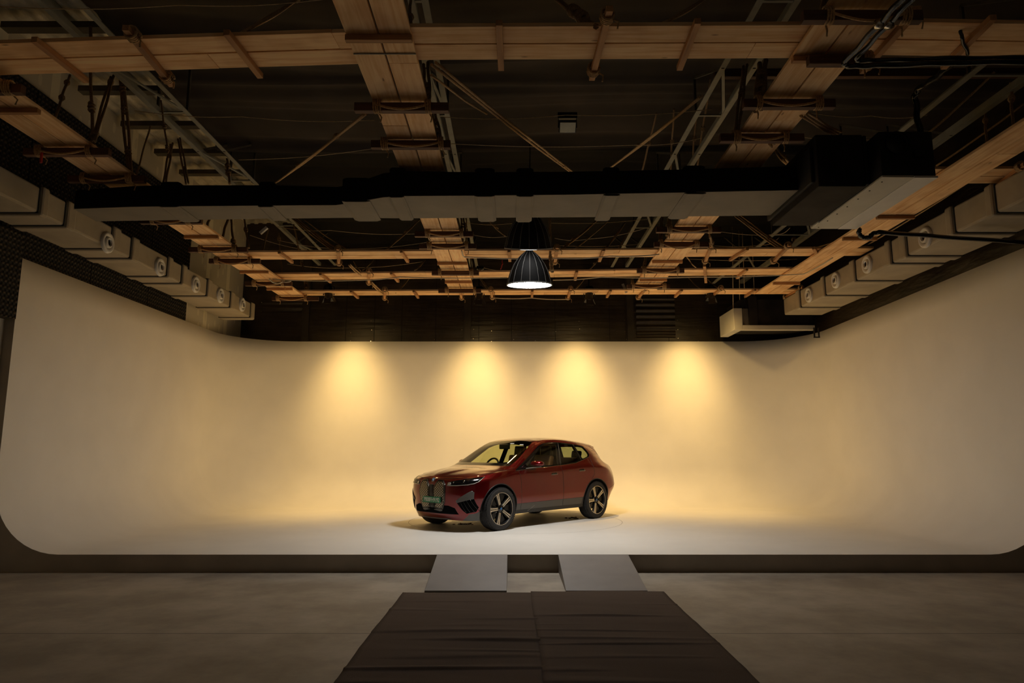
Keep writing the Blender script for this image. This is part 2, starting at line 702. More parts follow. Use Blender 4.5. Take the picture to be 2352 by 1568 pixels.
def walkway(label, p, q, z, cleats=(), w=.255, gap=.018, lens=(3.6,), group=None, off=0., straps=()):
    """two planks side by side carried by cleats; cleats = (distance along, length, turn, roped)"""
    p, q = Vector(p), Vector(q)
    p.z = q.z = z
    d = q - p
    L = d.length
    a = math.atan2(d.y, d.x)
    e = empty('plank_walkway', label, 'walkway', p, a, group)
    th = .038
    for r in (0, 1):
        y = (r - .5) * (w + gap)
        x = -((off + r * 1.3) % 1.5)
        k = 0
        while x < L:
            ln = lens[k % len(lens)]
            x0, x1 = max(0, x), min(L, x + ln)
            if x1 - x0 > .1:
                b = MB().box((0, 0, 0), (x1 - x0 - .004, w, th))
                o = b.build('plank', M['plank'], e, bevel=.003)
                o.location = ((x0 + x1) / 2, y, th / 2 + random.uniform(0, .004))
                o.rotation_euler = (random.uniform(-.006, .006), 0, 0)
            x += ln
            k += 1
    for (s, ln, turn, roped) in cleats:
        t_ = .055
        zc = -t_ / 2 - .002
        b = MB().bar((0, -ln / 2, 0), (0, ln / 2, 0), .058, t_)
        b.bm.transform(Matrix.Rotation(PI / 2, 4, 'Z'))
        c = b.build('cleat', M['cleat'], e, bevel=.003)
        c.location = (s, 0, zc)
        c.rotation_euler = (0, 0, -PI / 2 + turn)
        if roped:
            for sg in (-1, 1):
                lash(c, sg * (ln / 2 - .13), .052, .060, M['rope'])
    for s in straps:
        b = MB().box((s, 0, -.004), (.012, 2 * w + gap, .006))
        b.build('strap', M['blackmetal'], e)
    return e


def lash(parent, x, hw, hh, m, turns=4, r=.011):
    """turns of rope round a beam lying along local x"""
    mb = MB()
    pts = []
    n = 12
    for k in range(turns * n + 1):
        a = k * 2 * PI / n
        pts.append((x + (k / (turns * n) - .5) * turns * r * 2.1 + random.uniform(-.003, .003),
                    hw * 1.08 * math.cos(a), hh * 1.08 * math.sin(a) + .02))
    mb.tube(pts, r, 6)
    mb.tube([(x, hw, -.02), (x + .03, hw + .04, -.06), (x + .02, hw + .03, -.12)], r * .8, 5)
    return mb.build('rope_lashing', m, parent)


def along(p, q, pts_px, Z):
    p, q = Vector(p), Vector(q)
    d = (q - p).normalized()
    out = []
    for (x, y) in pts_px:
        out.append((at(x, y, Z=Z) - p).dot(d))
    return out


def cl(p, q, items, Z, ln=.74):
    """cleats from photo pixels of their middles"""
    p = Vector(p); q = Vector(q)
    p.z = q.z = Z
    res = []
    for it in items:
        s = along(p, q, [(it[0], it[1])], Z)[0]
        res.append((s, it[2] if len(it) > 2 else ln, it[3] if len(it) > 3 else 0., it[4] if len(it) > 4 else False))
    return res


X1 = 'cross walkways'
# first crossing, three lengths of planking
p, q = at(-120, 142, Z=WZ), at(868, 111, Z=WZ)
walkway('nearest cross walkway, left length, ending at the left centre walkway', p, q, WZ,
        cl(p, q, [(150, 140, .72), (357, 138, .98, .12, True), (565, 125, .74)], WZ), group=X1, lens=(3.9, 3.2))
p, q = at(925, 102, Z=WZ), at(1945, 97, Z=WZ)
walkway('nearest cross walkway, middle length between the two centre walkways', p, q, WZ,
        cl(p, q, [(1149, 106, .74), (1377, 104, 1.12, .03, True), (1578, 104, .76, -.02)], WZ), group=X1, lens=(4.6, 3.2))
p, q = at(1985, 90, Z=WZ + .03), at(2480, 98, Z=WZ + .03)
walkway('nearest cross walkway, right length at the top right corner', p, q, WZ + .03,
        cl(p, q, [(2045, 85, 1.0, -.05, True), (2222, 92, .8, -.1)], WZ + .03), group=X1, off=1.)
# short crossing to the right of the air handler
p, q = at(2050, 406, Z=WZ), at(2330, 405, Z=WZ)
walkway('short cross walkway at the right, beside the air handling unit', p, q, WZ,
        cl(p, q, [(2300, 412, 1.0, -.2, True)], WZ), group=X1)
p, q = at(570, 588, Z=WZ), at(1992, 579, Z=WZ)
walkway('cross walkway just beyond the black duct', p, q, WZ,
        cl(p, q, [(664, 593), (783, 592, 1.25, .25, True), (931, 588), (1170, 583, .7), (1277, 583, 1.2, 0, True),
                  (1381, 584, .8), (1627, 580, 1.25, -.15, True), (1697, 580, .8, .12), (1793, 580, 1.3, -.1, True),
                  (1875, 580, .95, -.5)], WZ), group=X1, lens=(4.2, 3.1))
p, q = at(612, 637, Z=WZ), at(1835, 624, Z=WZ)
walkway('third cross walkway, between the ones with spotlights and the black duct', p, q, WZ,
        cl(p, q, [(750, 637), (848, 635, 1.3, .25, True), (907, 634), (1322, 633), (1618, 628, 1.5, -.25), (1703, 626)], WZ),
        group=X1, lens=(3.6, 4.1))
p, q = at(690, 674, Z=WZ), at(1853, 670, Z=WZ)
walkway('farthest cross walkway carrying the spotlights', p, q, WZ,
        cl(p, q, [(817, 676), (887, 677, 1.2, .2, True), (957, 675), (1060, 676, 1.2, .05, True), (1130, 676, 1.1, 0, True),
                  (1222, 676), (1306, 677, 1.2, 0, True), (1395, 677), (1470, 676, 1.2, 0, True), (1556, 673),
                  (1640, 673, 1.2, 0, True), (1722, 671), (1822, 670, 1.2, 0, True)], WZ), w=.235, group=X1, lens=(4.0, 3.3))

X2 = 'lengthwise walkways'


def lw(label, x0, y0, x1, y1, z, sh, **kw):
    return walkway(label, (x0, y0, z), (x1, y1, z), z, sh, w=.285, group=X2, **kw)


def shorts(x0, y0, px, z, ln=.6):
    return [(at(x, y, Z=z).y - y0, ln, 0., False) for (x, y) in px]


lw('lengthwise walkway left of centre', -1.2, 3.6, -1.2, 15.95, LZ, shorts(-1.2, 3.6, [(869, 82), (1040, 602), (1055, 645)], LZ),
   lens=(2.52, 2.6, 3.7), straps=(2.35, 5.5))
lw('lengthwise walkway right of centre', 2.93, 4.2, 3.14, 15.9, LZ, shorts(2.95, 4.2, [(1900, 130), (1575, 598), (1505, 640)], LZ), lens=(3.1, 3.8))
lw('lengthwise walkway near the left wall', -5.5, 4.5, -5.42, 16.75, LZ, shorts(-5.48, 4.5, [(30, 250), (455, 541), (570, 622), (633, 661)], LZ), lens=(3.4, 3.9))
lw('lengthwise walkway near the right wall', 6.1, 5.0, 6.2, 16.2, LZ, shorts(6.1, 5.0, [(2058, 495), (1978, 545), (1815, 648)], LZ), lens=(3.2, 3.5))


# beams slung under the lengthwise walkways
def beam(xl, xr, y, label, group, m='beam', z=LZ - .075, slump=.06, lashes=(.2, .8), skew=0., drop=True):
    a, b = at(xl, y, Z=z), at(xr, y + skew, Z=z)
    L = (b - a).length
    e = empty('hanging_crossbeam', label, 'beam', (a + b) / 2, math.atan2(b.y - a.y, b.x - a.x), group)
    bm_ = MB().box((0, 0, 0), (L, .075, .095))
    bo = bm_.build('timber', M[m], e, bevel=.004)
    for i, l in enumerate(lashes):
        lash(e, (l - .5) * L, .055, .068, M['rope'], turns=3 + (i + int(xl)) % 2)
    if drop:
        pts = []
        for k in range(13):
            s = k / 12
            pts.append(((lashes[0] + (lashes[-1] - lashes[0]) * s - .5) * L, -.055 - .02 * math.sin(PI * s),
                        .01 - slump * math.sin(PI * s)))
        MB().tube(pts, .012, 6).build('rope_slack', M['rope'], e)
    return e


G = 'beams under the left centre walkway'
beam(815, 1031, 248, 'beam under the left centre walkway, nearest the camera', G, lashes=(.24, .78))
beam(853, 1035, 333, 'beam under the left centre walkway just in front of the black duct', G, lashes=(.17, .88))
beam(953, 1087, 538, 'beam under the left centre walkway just behind the black duct', G, lashes=(.22, .8))
beam(963, 1094, 566, 'beam under the left centre walkway in front of the cross walkway behind the duct', G, lashes=(.18, .83))
beam(992, 1100, 627, 'beam under the left centre walkway with a small camera at its end', G, lashes=(.17, .84), drop=False)
beam(1007, 1105, 668, 'beam under the far end of the left centre walkway', G, lashes=(.2, .85), drop=False)
G = 'beams under the right centre walkway'
beam(1842, 2115, 40, 'beam under the right centre walkway at the top of the picture', G, lashes=(.22, .86), slump=.09)
beam(1706, 1916, 240, 'beam under the right centre walkway nearest the black box', G, lashes=(.17, .82))
beam(1653, 1845, 318, 'beam under the right centre walkway just in front of the black duct', G, lashes=(.2, .78))
beam(1507, 1656, 528, 'beam under the right centre walkway just behind the black duct', G, lashes=(.2, .82))
beam(1502, 1627, 562, 'beam under the right centre walkway in front of the cross walkway behind the duct', G, lashes=(.13, .78), slump=.1)
beam(1463, 1571, 622, 'beam under the right centre walkway at the third cross walkway', G, lashes=(.15, .86))
beam(1440, 1539, 658, 'beam under the far end of the right centre walkway', G, lashes=(.14, .86))
G = 'beams under the left walkway'
beam(-60, 54, 206, 'beam under the left walkway at the left edge of the picture', G, lashes=(.3, .7), drop=False)
beam(57, 253, 350, 'beam with a red tape tag under the left walkway', G, lashes=(.18, .76))
beam(158, 334, 412, 'beam under the left walkway just above the black duct', G, lashes=(.2, .8))
beam(324, 464, 508, 'beam under the left walkway just below the black duct', G, lashes=(.2, .78))
beam(434, 569, 574, 'beam under the left walkway at the bare plasterboard', G, lashes=(.2, .78))
beam(481, 598, 600, 'beam under the left walkway at the second beam of the plasterboard', G, lashes=(.15, .8), slump=.09)
beam(563, 671, 652, 'beam under the left walkway with a white cable at its end', G, lashes=(.2, .8))
beam(625, 732, 686, 'beam under the far end of the left walkway', G, lashes=(.13, .72))
beam(1855, 2005, 140, 'dark beam across the right centre walkway beside the bent pipes', 'beams under the right centre walkway', lashes=(.9,), drop=False)
a, b = at(1640, 170, Z=6.9), at(2450, 168, Z=6.9)
tag(MB().bar(a, b, .08, .12).build('roof_joist', M['beam'], bevel=.004), 'long dark joist crossing the right side above the pipes', 'beam')
a, b = at(1405, 649, Z=WZ + .06), at(1500, 649, Z=WZ + .06)
tag(MB().bar(at(1378, 622, Z=WZ + .1), at(1466, 619, Z=WZ + .1), .07, .08).build('spare_timber', M['beam'], bevel=.003), 'loose timber lying on the third cross walkway', 'timber', 'loose timbers on the cross walkways')
tag(MB().bar(at(1412, 667, Z=WZ + .09), at(1540, 667, Z=WZ + .09), .09, .08).build('spare_timber', M['beam'], bevel=.003), 'loose timber lying on the farthest cross walkway', 'timber', 'loose timbers on the cross walkways')

# red tape tag
p = at(95, 362, Z=5.25)
tag(MB().box((p.x, p.y, 5.25), (.022, .022, .13)).build('hanging_tape_tag', M['tape']), 'strip of red tape hanging from a beam at the far left', 'tape')


# ------------------------------------------------------------------ steel trusses
def truss(xa, xb, z, h, y0, y1, label, step=1.35, w=.075, top=False):
    e = empty('roof_truss', label, 'truss', ((xa + xb) / 2, y0, z), 0, 'steel roof trusses')
    hx = (xb - xa) / 2
    L = y1 - y0
    for sx_ in (-1, 1):
        m = MB()
        m.bar((sx_ * hx, 0, 0), (sx_ * hx, L, 0), w, .012)
        m.bar((sx_ * hx - sx_ * w / 2, 0, w / 2), (sx_ * hx - sx_ * w / 2, L, w / 2), .012, w)
        m.build('bottom_chord', M['steel'], e)
        if top:
            MB().bar((sx_ * hx, 0, h), (sx_ * hx, L, h), w, .05).build('top_chord', M['webpaint'], e)
    n = int(L / step)
    for i in range(n):
        ya, yb = i * step, (i + 1) * step
        for sx_ in (-1, 1):
            MB().bar((sx_ * hx, ya, 0), (sx_ * hx, yb, h) if i % 2 == 0 else (sx_ * hx, ya, h), .035, .035).build('web_bar', M['webpaint'], e)
        if i % 2 == 0:
            MB().bar((-hx, ya, .01), (hx, yb, .01), .04, .02).build('lattice_bar', M['steel'], e)
        else:
            MB().bar((-hx, ya, .01), (hx, ya, .01), .04, .02).build('lattice_bar', M['steel'], e)
    return e


truss(-1.14, -.98, 6.75, .62, 3, 18.6, 'grey steel truss over the left centre walkway')
truss(2.80, 3.22, 6.75, .62, 3, 18.6, 'grey steel truss over the right centre walkway')
truss(-5.40, -4.95, 6.80, .75, 3, 18.6, 'grey steel truss along the silver roof strip')
truss(5.62, 6.42, 6.28, .95, 3, 18.6, 'grey steel truss over the right walkway', step=1.6, w=.09)


# ------------------------------------------------------------------ ropes and cords
def rope(name, label, pts, r, m='rope', strands=1, sag=0., group=None, knots=(), cat='rope'):
    mb = MB()
    P = [Vector(p) for p in pts]
    for s in range(strands):
        out = []
        for i in range(len(P) - 1):
            n = 10
            for k in range(n + (1 if i == len(P) - 2 else 0)):
                f = k / n
                v = P[i].lerp(P[i + 1], f)
                v.z -= sag * math.sin(PI * f)
                o = (s - (strands - 1) / 2) * r * 2.6
                tw = f * 9 + i * 2 + s * PI
                v = v + Vector((o + .3 * r * math.sin(tw), .3 * r * math.cos(tw), o * .4))
                out.append(v)
        mb.tube(out, r, 6)
    for kf in knots:
        i = min(int(kf), len(P) - 2)
        c = P[i].lerp(P[i + 1], kf - i)
        d = (P[i + 1] - P[i]).normalized()
        sx_ = d.cross(Vector((.3, .9, .2))).normalized()
        sy_ = d.cross(sx_)
        kp = []
        for k in range(25):
            a = k * 2 * PI / 8
            kp.append(c + d * ((k / 24 - .5) * r * 7) + (sx_ * math.cos(a) + sy_ * math.sin(a)) * r * (1.2 + .5 * math.sin(PI * k / 24)))
        mb.tube(kp, r * .8, 6)
    o = mb.build(name, M[m])
    return tag(o, label, cat, group)


def rp2(label, a, za, b, zb, r=.016, st=2, m='rope', sag=.02, knots=(), group='diagonal bracing ropes'):
    return rope('bracing_rope', label, [at(*a, Z=za), at(*b, Z=zb)], r, m, st, sag, group, knots)


rp2('doubled rope from near cross walkway to top edge, left of left centre walkway', (558, 74), 5.55, (700, -14), 6.7, knots=(.85,))
rp2('doubled rope running up from the black duct to a beam of the left centre walkway', (636, 418), 6.7, (838, 262), 5.42, knots=(.35, .78))
rp2('long rope from near cross walkway down to the duct, knotted at its lower end', (996, 146), 5.5, (1312, 394), 6.75, knots=(.55, .72, .82, .9))
rp2('thin slack rope beside the long knotted rope', (990, 172), 5.5, (1118, 262), 6.0, r=.013, st=1)
rp2('doubled rope rising right from the duct towards the right centre truss', (1398, 388), 6.75, (1610, 222), 5.9, knots=(.42,))
rp2('doubled rope from near cross walkway to top edge, right of the long cleat', (1518, 56), 5.55, (1625, -8), 6.7)
rp2('thick black rope from the top edge to the long roped cleat', (1268, -10), 6.6, (1368, 62), 5.5, r=.028, st=1, m='darkrope', knots=(.55, .72))
rp2('rope from the right centre walkway down to the black box', (1848, 262), 5.45, (1925, 306), 5.9, r=.016, st=3)
rp2('rope beside the right centre walkway in front of the duct', (1772, 328), 5.42, (1812, 378), 6.0, r=.018, st=2, knots=(.6,))
rp2('doubled rope dropping to the left roped cleat behind the duct', (676, 500), 6.75, (775, 578), 5.56, st=3)
rp2('rope fanning to the right of the left roped cleat behind the duct', (700, 505), 6.75, (795, 572), 5.56, st=1, r=.012)
rp2('rope between the roped cleats of the second and third cross walkways', (803, 608), 5.5, (832, 632), 5.52, st=2, r=.014)
rp2('rope rising right from the left end of the third cross walkway', (833, 620), 5.5, (858, 597), 6.3, st=1, r=.012)
rp2('short rope leaning left above the third cross walkway', (812, 600), 6.1, (828, 622), 5.5, st=1, r=.012)
rp2('knotted rope from the third to the farthest cross walkway at the left', (852, 648), 5.5, (884, 676), 5.5, st=2, r=.016, knots=(.3, .6))
rp2('rope from the duct down to the second cross walkway left of the left centre walkway', (966, 502), 6.75, (884, 576), 5.55, st=2, r=.012, knots=(.45,))
rp2('rope crossing behind the left centre walkway at the third cross walkway', (975, 598), 6.2, (954, 620), 5.5, st=2, r=.012)
rp2('rope from the third down to the farthest cross walkway left of the centre', (940, 638), 6.0, (910, 672), 5.5, st=2, r=.012)
rp2('rope from the duct towards the second cross walkway left of the lamps', (1120, 504), 6.75, (1160, 542), 6.3, st=1, r=.014, knots=(.5,))
rp2('doubled rope from the duct to the roped cleat right of the lamps', (1375, 502), 6.75, (1290, 572), 5.55, st=2, knots=(.72, .86))
rp2('rope from the duct slanting left to the second cross walkway', (1396, 508), 6.75, (1322, 570), 5.56, st=1, r=.012)
rp2('slanting rope left of the right centre truss behind the duct', (1436, 510), 6.75, (1392, 570), 5.56, st=2, r=.012)
rp2('second slanting rope left of the right centre truss behind the duct', (1450, 522), 6.75, (1420, 570), 5.56, st=1, r=.014)
rp2('rope from the second down to the third cross walkway right of the lamps', (1372, 598), 6.3, (1350, 622), 5.55, st=1, r=.013, knots=(.35,))
rp2('doubled rope from the third to the farthest cross walkway right of the lamps', (1342, 640), 6.2, (1312, 672), 5.52, st=2, r=.012)
rp2('rope dropping right from the right centre walkway behind the duct', (1576, 588), 5.55, (1600, 616), 6.0, st=1, r=.013)
rp2('rope leaning right above the farthest cross walkway', (1582, 638), 5.9, (1609, 664), 5.55, st=1, r=.012)
rp2('rope leaning right to the rightmost spotlight', (1622, 638), 5.9, (1652, 664), 5.55, st=1, r=.012)
rp2('thick rope from the duct down to the right roped cleat of the second cross walkway', (1694, 494), 6.75, (1806, 576), 5.52, r=.02, st=3, knots=(.68,))
rp2('thick rope loop between the right beam and a roped cleat behind the duct', (1630, 540), 5.4, (1638, 572), 5.5, r=.022, st=1, m='darkrope', knots=(.5,))
rp2('short dark rope above the right roped cleat of the second cross walkway', (1826, 545), 6.1, (1806, 574), 5.55, r=.02, st=1, m='darkrope', knots=(.15,))
rp2('rope along the right wall from the air handler towards the second cross walkway', (1990, 528), 6.1, (1868, 570), 6.1, st=1, r=.012)
rp2('rope from the right edge of the picture down to the air handler', (2352, 238), 6.2, (2150, 381), 5.9, st=1, r=.014, group='diagonal bracing ropes')
rp2('rope rising from the air handler to the dark joist', (2134, 304), 6.0, (2284, 165), 6.5, st=1, r=.016)
rp2('rope along the right duct below the right walkway', (2216, 424), 5.6, (1985, 566), 5.6, st=1, r=.012)

# hangers of the left walkway: near-vertical knotted ropes
HG = 'rope hangers of the left walkway'


def hang(label, a, za, b, zb, r=.02, st=1, knots=(.5,), m='darkrope', group=HG):
    return rope('rope_hanger', label, [at(*a, Z=za), at(*b, Z=zb)], r, m, st, 0., group, knots)


hang('rope hanger with a loose loop, leftmost under the near cross walkway', (160, 172), 6.9, (124, 276), 5.5, .016, knots=(.2, .55))
hang('thick knotted rope hanger left of the forked hanger', (207, 60), 7.2, (212, 330), 5.5, .02, knots=(.35, .7, .97))
hang('forked rope hanger joining the thick hanger at its foot', (258, 175), 6.9, (214, 325), 5.5, .017, 2, knots=(.1, .9))
hang('thick rope hanger with three knots right of the fork', (280, 182), 6.9, (300, 415), 5.45, .02, 2, knots=(.1, .3, .72))
hang('thin taut hanger leaning left over the silver strip', (345, 290), 6.4, (313, 402), 5.5, .012, knots=())
hang('wavy hanger from the truss over the silver strip', (369, 230), 6.8, (386, 352), 6.0, .013, knots=(.5, .9))
hang('doubled hanger leaning left just above the duct', (394, 330), 6.5, (378, 420), 5.6, .016, 2, knots=(.3,))
hang('doubled hanger leaning right just above the duct', (411, 318), 6.6, (430, 422), 5.6, .014, 2, knots=(.7,))
hang('dark hanger with ties, nearest the truss above the duct', (521, 365), 6.8, (527, 422), 6.0, .02, knots=(.3, .6))
hang('leftmost hanger below the duct at the bare plasterboard', (482, 500), 6.1, (473, 526), 5.5, .022, knots=())
hang('second hanger below the duct, leaning left', (524, 500), 6.2, (509, 550), 5.5, .022, knots=())
hang('third hanger below the duct, knotted at its foot', (530, 500), 6.2, (537, 566), 5.45, .022, knots=(.85,))
hang('fourth hanger below the duct with a loose tail', (560, 500), 6.3, (572, 570), 5.5, .018, knots=(.4,))
hang('hanger rising right from the second cross walkway at the left truss', (617, 525), 6.7, (602, 578), 5.55, .016, knots=())
hang('hanger with a loop behind the second cross walkway at the left truss', (640, 535), 6.7, (647, 624), 5.6, .018, knots=(.15,))
hang('slightly leaning hanger left of the left roped cleat', (674, 515), 6.7, (698, 624), 5.6, .018, knots=(.8,))
hang('knotted hanger between the third and farthest cross walkways at the left', (702, 642), 6.0, (706, 676), 5.5, .022, 2, knots=(.2, .5))

HC = 'rope hangers beside the centre walkways'
hang('dark doubled hanger at the right side of the left centre walkway, before the near crossing', (943, -10), 7.0, (942, 60), 5.55, .016, 1, (.75,), 'darkrope', HC)
hang('dark knotted hanger beside the beam nearest the camera on the left centre walkway', (978, 146), 6.6, (982, 255), 5.42, .022, 2, (.55, .7), 'darkrope', HC)
hang('dark rope bundle beside the second beam of the left centre walkway', (996, 262), 6.6, (1012, 335), 5.4, .02, 2, (.3, .6, .9), 'darkrope', HC)
hang('rope bundle at the right side of the left centre walkway behind the duct', (1062, 500), 6.6, (1066, 540), 5.45, .02, 2, (.5,), 'darkrope', HC)
hang('thin hanger right of the left centre walkway behind the duct', (1071, 500), 6.7, (1070, 560), 5.45, .014, 1, (), 'rope', HC)
hang('doubled hanger right of the left centre walkway above the small camera', (1082, 590), 6.5, (1086, 622), 5.45, .014, 2, (), 'darkrope', HC)
hang('hanger right of the left centre walkway at its far end', (1104, 640), 6.5, (1122, 664), 5.6, .014, 2, (.6,), 'darkrope', HC)
hang('thick dark knotted hanger left of the right centre walkway', (1752, 142), 6.6, (1742, 252), 5.42, .03, 2, (.3, .55, .8), 'darkrope', HC)
hang('doubled hanger left of the right centre walkway at the second beam', (1712, 150), 6.75, (1690, 318), 5.42, .018, 2, (.4,), 'darkrope', HC)
hang('dark hanger at the top beam of the right centre walkway', (1896, -10), 6.9, (1900, 40), 5.42, .024, 2, (.8,), 'darkrope', HC)
hang('brass-coloured knotted hanger behind the duct left of the right centre walkway', (1538, 500), 6.7, (1534, 540), 5.45, .022, 2, (.5,), 'rope', HC)
hang('doubled dark hanger behind the duct by the right centre truss', (1520, 500), 6.7, (1516, 565), 5.45, .016, 2, (), 'darkrope', HC)
hang('hanger left of the right centre walkway between the second and third crossings', (1483, 590), 6.3, (1478, 625), 5.45, .016, 2, (.4,), 'rope', HC)
hang('hanger left of the right centre walkway at its far end', (1452, 640), 6.2, (1454, 660), 5.45, .016, 2, (.3,), 'rope', HC)
hang('knotted hanger with frayed end right of the lamps', (1263, 500), 6.2, (1264, 588), 5.4, .012, 2, (.9,), 'rope', HC)
hang('frayed rope end below the hanger right of the lamps', (1264, 586), 5.4, (1268, 622), 5.05, .018, 1, (.2, .6, .9), 'rope', HC)
for i, (xa, ya, xb, yb, lab) in enumerate(((1508, 260, 1475, 392, 'leftmost'), (1548, 250, 1540, 392, 'second'), (1600, 250, 1590, 380, 'third'), (1632, 180, 1600, 390, 'rightmost'))):
    hang('thin dark hanger among the bars of the right centre truss, %s of four' % lab, (xa, ya), 7.2, (xb, yb), 6.75, .016, 1, (.5,), 'darkrope', HC)
hang('knotted hanger on the right truss by the right edge', (2262, 245), 6.6, (2266, 330), 5.6, .016, 1, (.1, .4), 'rope', HC)
hang('hanger at the right edge of the picture below the lashed timber', (2322, 190), 6.5, (2326, 285), 5.6, .018, 1, (.4,), 'rope', HC)


def cord(label, pts, r=.005, m='wire', sag=.04, group='thin stretched cords'):
    return rope('stretched_cord', label, pts, r, m, 1, sag, group, (), 'cord')


cord('cord along the top edge at the left', [at(-20, 14, Z=6.3), at(410, 12, Z=6.3), at(768, -4, Z=6.3)])
cord('cord from the silver strip to the left centre walkway, in front of the floodlight', [at(308, 254, Z=6.3), at(555, 268, Z=6.3), at(860, 276, Z=6.3)])
cord('lower cord from the left truss to the left centre walkway', [at(548, 367, Z=6.3), at(853, 342, Z=6.3)])
cord('cord above the floodlight between the centre walkways', [at(1020, 269, Z=6.3), at(1300, 264, Z=6.3), at(1636, 251, Z=6.3)])
cord('cord below the floodlight between the centre walkways', [at(1036, 330, Z=6.3), at(1460, 333, Z=6.3), at(1612, 317, Z=6.3)])
cord('cord from the right centre walkway towards the black pipe', [at(1852, 257, Z=6.3), at(2000, 266, Z=6.3), at(2130, 264, Z=6.3)])
cord('cord behind the black box at the right', [at(1845, 315, Z=6.3), at(2015, 319, Z=6.3)])
cord('upper cord behind the duct at the left', [at(634, 520, Z=6.2), at(760, 529, Z=6.2), at(953, 537, Z=6.2)])
cord('second cord behind the duct at the left', [at(640, 552, Z=6.2), at(790, 572, Z=6.2), at(985, 556, Z=6.2)])
cord('slanting cord across the left truss behind the duct', [at(574, 540, Z=6.2), at(710, 575, Z=6.2)])
cord('cord between second and third crossings left of the centre', [at(660, 606, Z=6.0), at(800, 615, Z=6.0), at(970, 601, Z=6.0)])
cord('cord from the left centre walkway to the lamps behind the duct', [at(1062, 510, Z=6.2), at(1176, 513, Z=6.2)])
cord('second cord from the left centre walkway to the lamps', [at(1086, 539, Z=6.2), at(1165, 543, Z=6.2)])
cord('cord from the lamps rising to the right centre truss', [at(1264, 512, Z=6.2), at(1490, 503, Z=6.2)])
cord('second cord from the lamps to the right centre truss', [at(1274, 547, Z=6.2), at(1350, 549, Z=6.2), at(1480, 525, Z=6.2)])
cord('third cord from the lamps to the second cross walkway', [at(1276, 563, Z=6.2), at(1465, 561, Z=6.2)])
cord('cord from the right centre walkway to the thick rope behind the duct', [at(1656, 532, Z=6.2), at(1786, 538, Z=6.2), at(1815, 523, Z=6.2)])
cord('lower cord at the right behind the duct', [at(1628, 563, Z=6.2), at(1758, 562, Z=6.2), at(1790, 545, Z=6.2)])
cord('cord under the second cross walkway at the right', [at(1575, 594, Z=6.0), at(1830, 595, Z=6.0)])
cord('cord left of the lamps slanting between second and third crossings', [at(1094, 609, Z=6.0), at(1165, 622, Z=6.0)])

# white power cables along the far walkways
WC = 'white cables on the far walkways'
rope('power_cable', 'white cable along the second cross walkway from lamp to right centre walkway', [at(1060, 575, Z=5.43), at(1066, 590, Z=5.4), at(1290, 593, Z=5.4), at(1400, 588, Z=5.4), at(1514, 584, Z=5.4)], .011, 'cable', 1, .02, WC, (), 'cable')
rope('power_cable', 'white cable along the left half of the third cross walkway', [at(626, 641, Z=5.42), at(800, 644, Z=5.42), at(920, 636, Z=5.42), at(1165, 637, Z=5.42)], .011, 'cable', 1, .02, WC, (), 'cable')
rope('power_cable', 'white cable along the right half of the third cross walkway', [at(1270, 643, Z=5.42), at(1380, 636, Z=5.42), at(1600, 636, Z=5.42), at(1846, 629, Z=5.42), at(1912, 592, Z=5.42)], .011, 'cable', 1, .02, WC, (), 'cable')
rope('power_cable', 'white cable hanging under the farthest cross walkway', [at(1130, 684, Z=5.4), at(1220, 684, Z=5.4), at(1306, 687, Z=5.4)], .011, 'cable', 1, .02, WC, (), 'cable')
rope('power_cable', 'short white cable looped over a beam of the left walkway', [at(618, 640, Z=5.42), at(634, 650, Z=5.36), at(650, 646, Z=5.36), at(668, 645, Z=5.36)], .016, 'cable', 1, .02, WC, (), 'cable')
rope('power_cable', 'red cable dangling left of the lamps', [at(1153, 597, Z=5.6), at(1154, 606, Z=5.5), at(1150, 618, Z=5.4)], .012, 'tape', 1, 0, None, (), 'cable')

# ------------------------------------------------------------------ ducts
DZ = 5.02


def loft(stations, name, m, parent=None, bevel=.02, caps=True):
    """stations: lists of 4+ points"""
    mb = MB()
    rings = [[mb.bm.verts.new(p) for p in st] for st in stations]
    n = len(rings[0])
    for i in range(len(rings) - 1):
        for k in range(n):
            mb.bm.faces.new((rings[i][k], rings[i][(k + 1) % n], rings[i + 1][(k + 1) % n], rings[i + 1][k]))
    if caps:
        mb.bm.faces.new(rings[0])
        mb.bm.faces.new(rings[-1][::-1])
    return mb.build(name, m, parent, bevel=bevel)


# black cross duct
e = empty('air_duct', 'black rectangular air duct crossing the whole room', 'air duct', (0, 8.9, DZ))


def xsec(x, yn, yf, zb, zt):
    return [(x, yn - 8.9, zb - DZ), (x, yf - 8.9, zb - DZ), (x, yf - 8.9, zt - DZ), (x, yn - 8.9, zt - DZ)]


secs = []
for (xp, ytop, ynr, yfr) in ((168, 436, 479, 508), (300, 426, 474, 506), (372, 424, 473, 505), (600, 424, 471, 502), (770, 428, 470, 500),
                             (800, 424, 466, 500), (880, 396, 452, 501), (930, 392, 449, 501), (1100, 394, 448, 500), (1300, 393, 446, 499),
                             (1560, 388, 441, 497), (1700, 384, 438, 496), (1862, 379, 435, 494)):
    n_ = at(xp, ynr, Z=DZ)
    f_ = at(xp, yfr, Z=DZ)
    tp = at(xp, ytop, Y=n_.y)
    secs.append(xsec(n_.x, n_.y, f_.y, DZ, tp.z))
loft(secs, 'duct_body', M['ductblack'], e)


def under(sections, name, m, par, d=.004):
    # bare underside below the black painted sides
    st = []
    for s_ in sections:
        (x, ya, z), (_, yb, _z) = s_[0], s_[1]
        st.append([(x, ya + .008, z - d), (x, yb - .008, z - d), (x, yb - .008, z + .002), (x, ya + .008, z + .002)])
    return loft(st, name, m, par, bevel=.002)


under(secs, 'duct_underside', M['duct'], e)
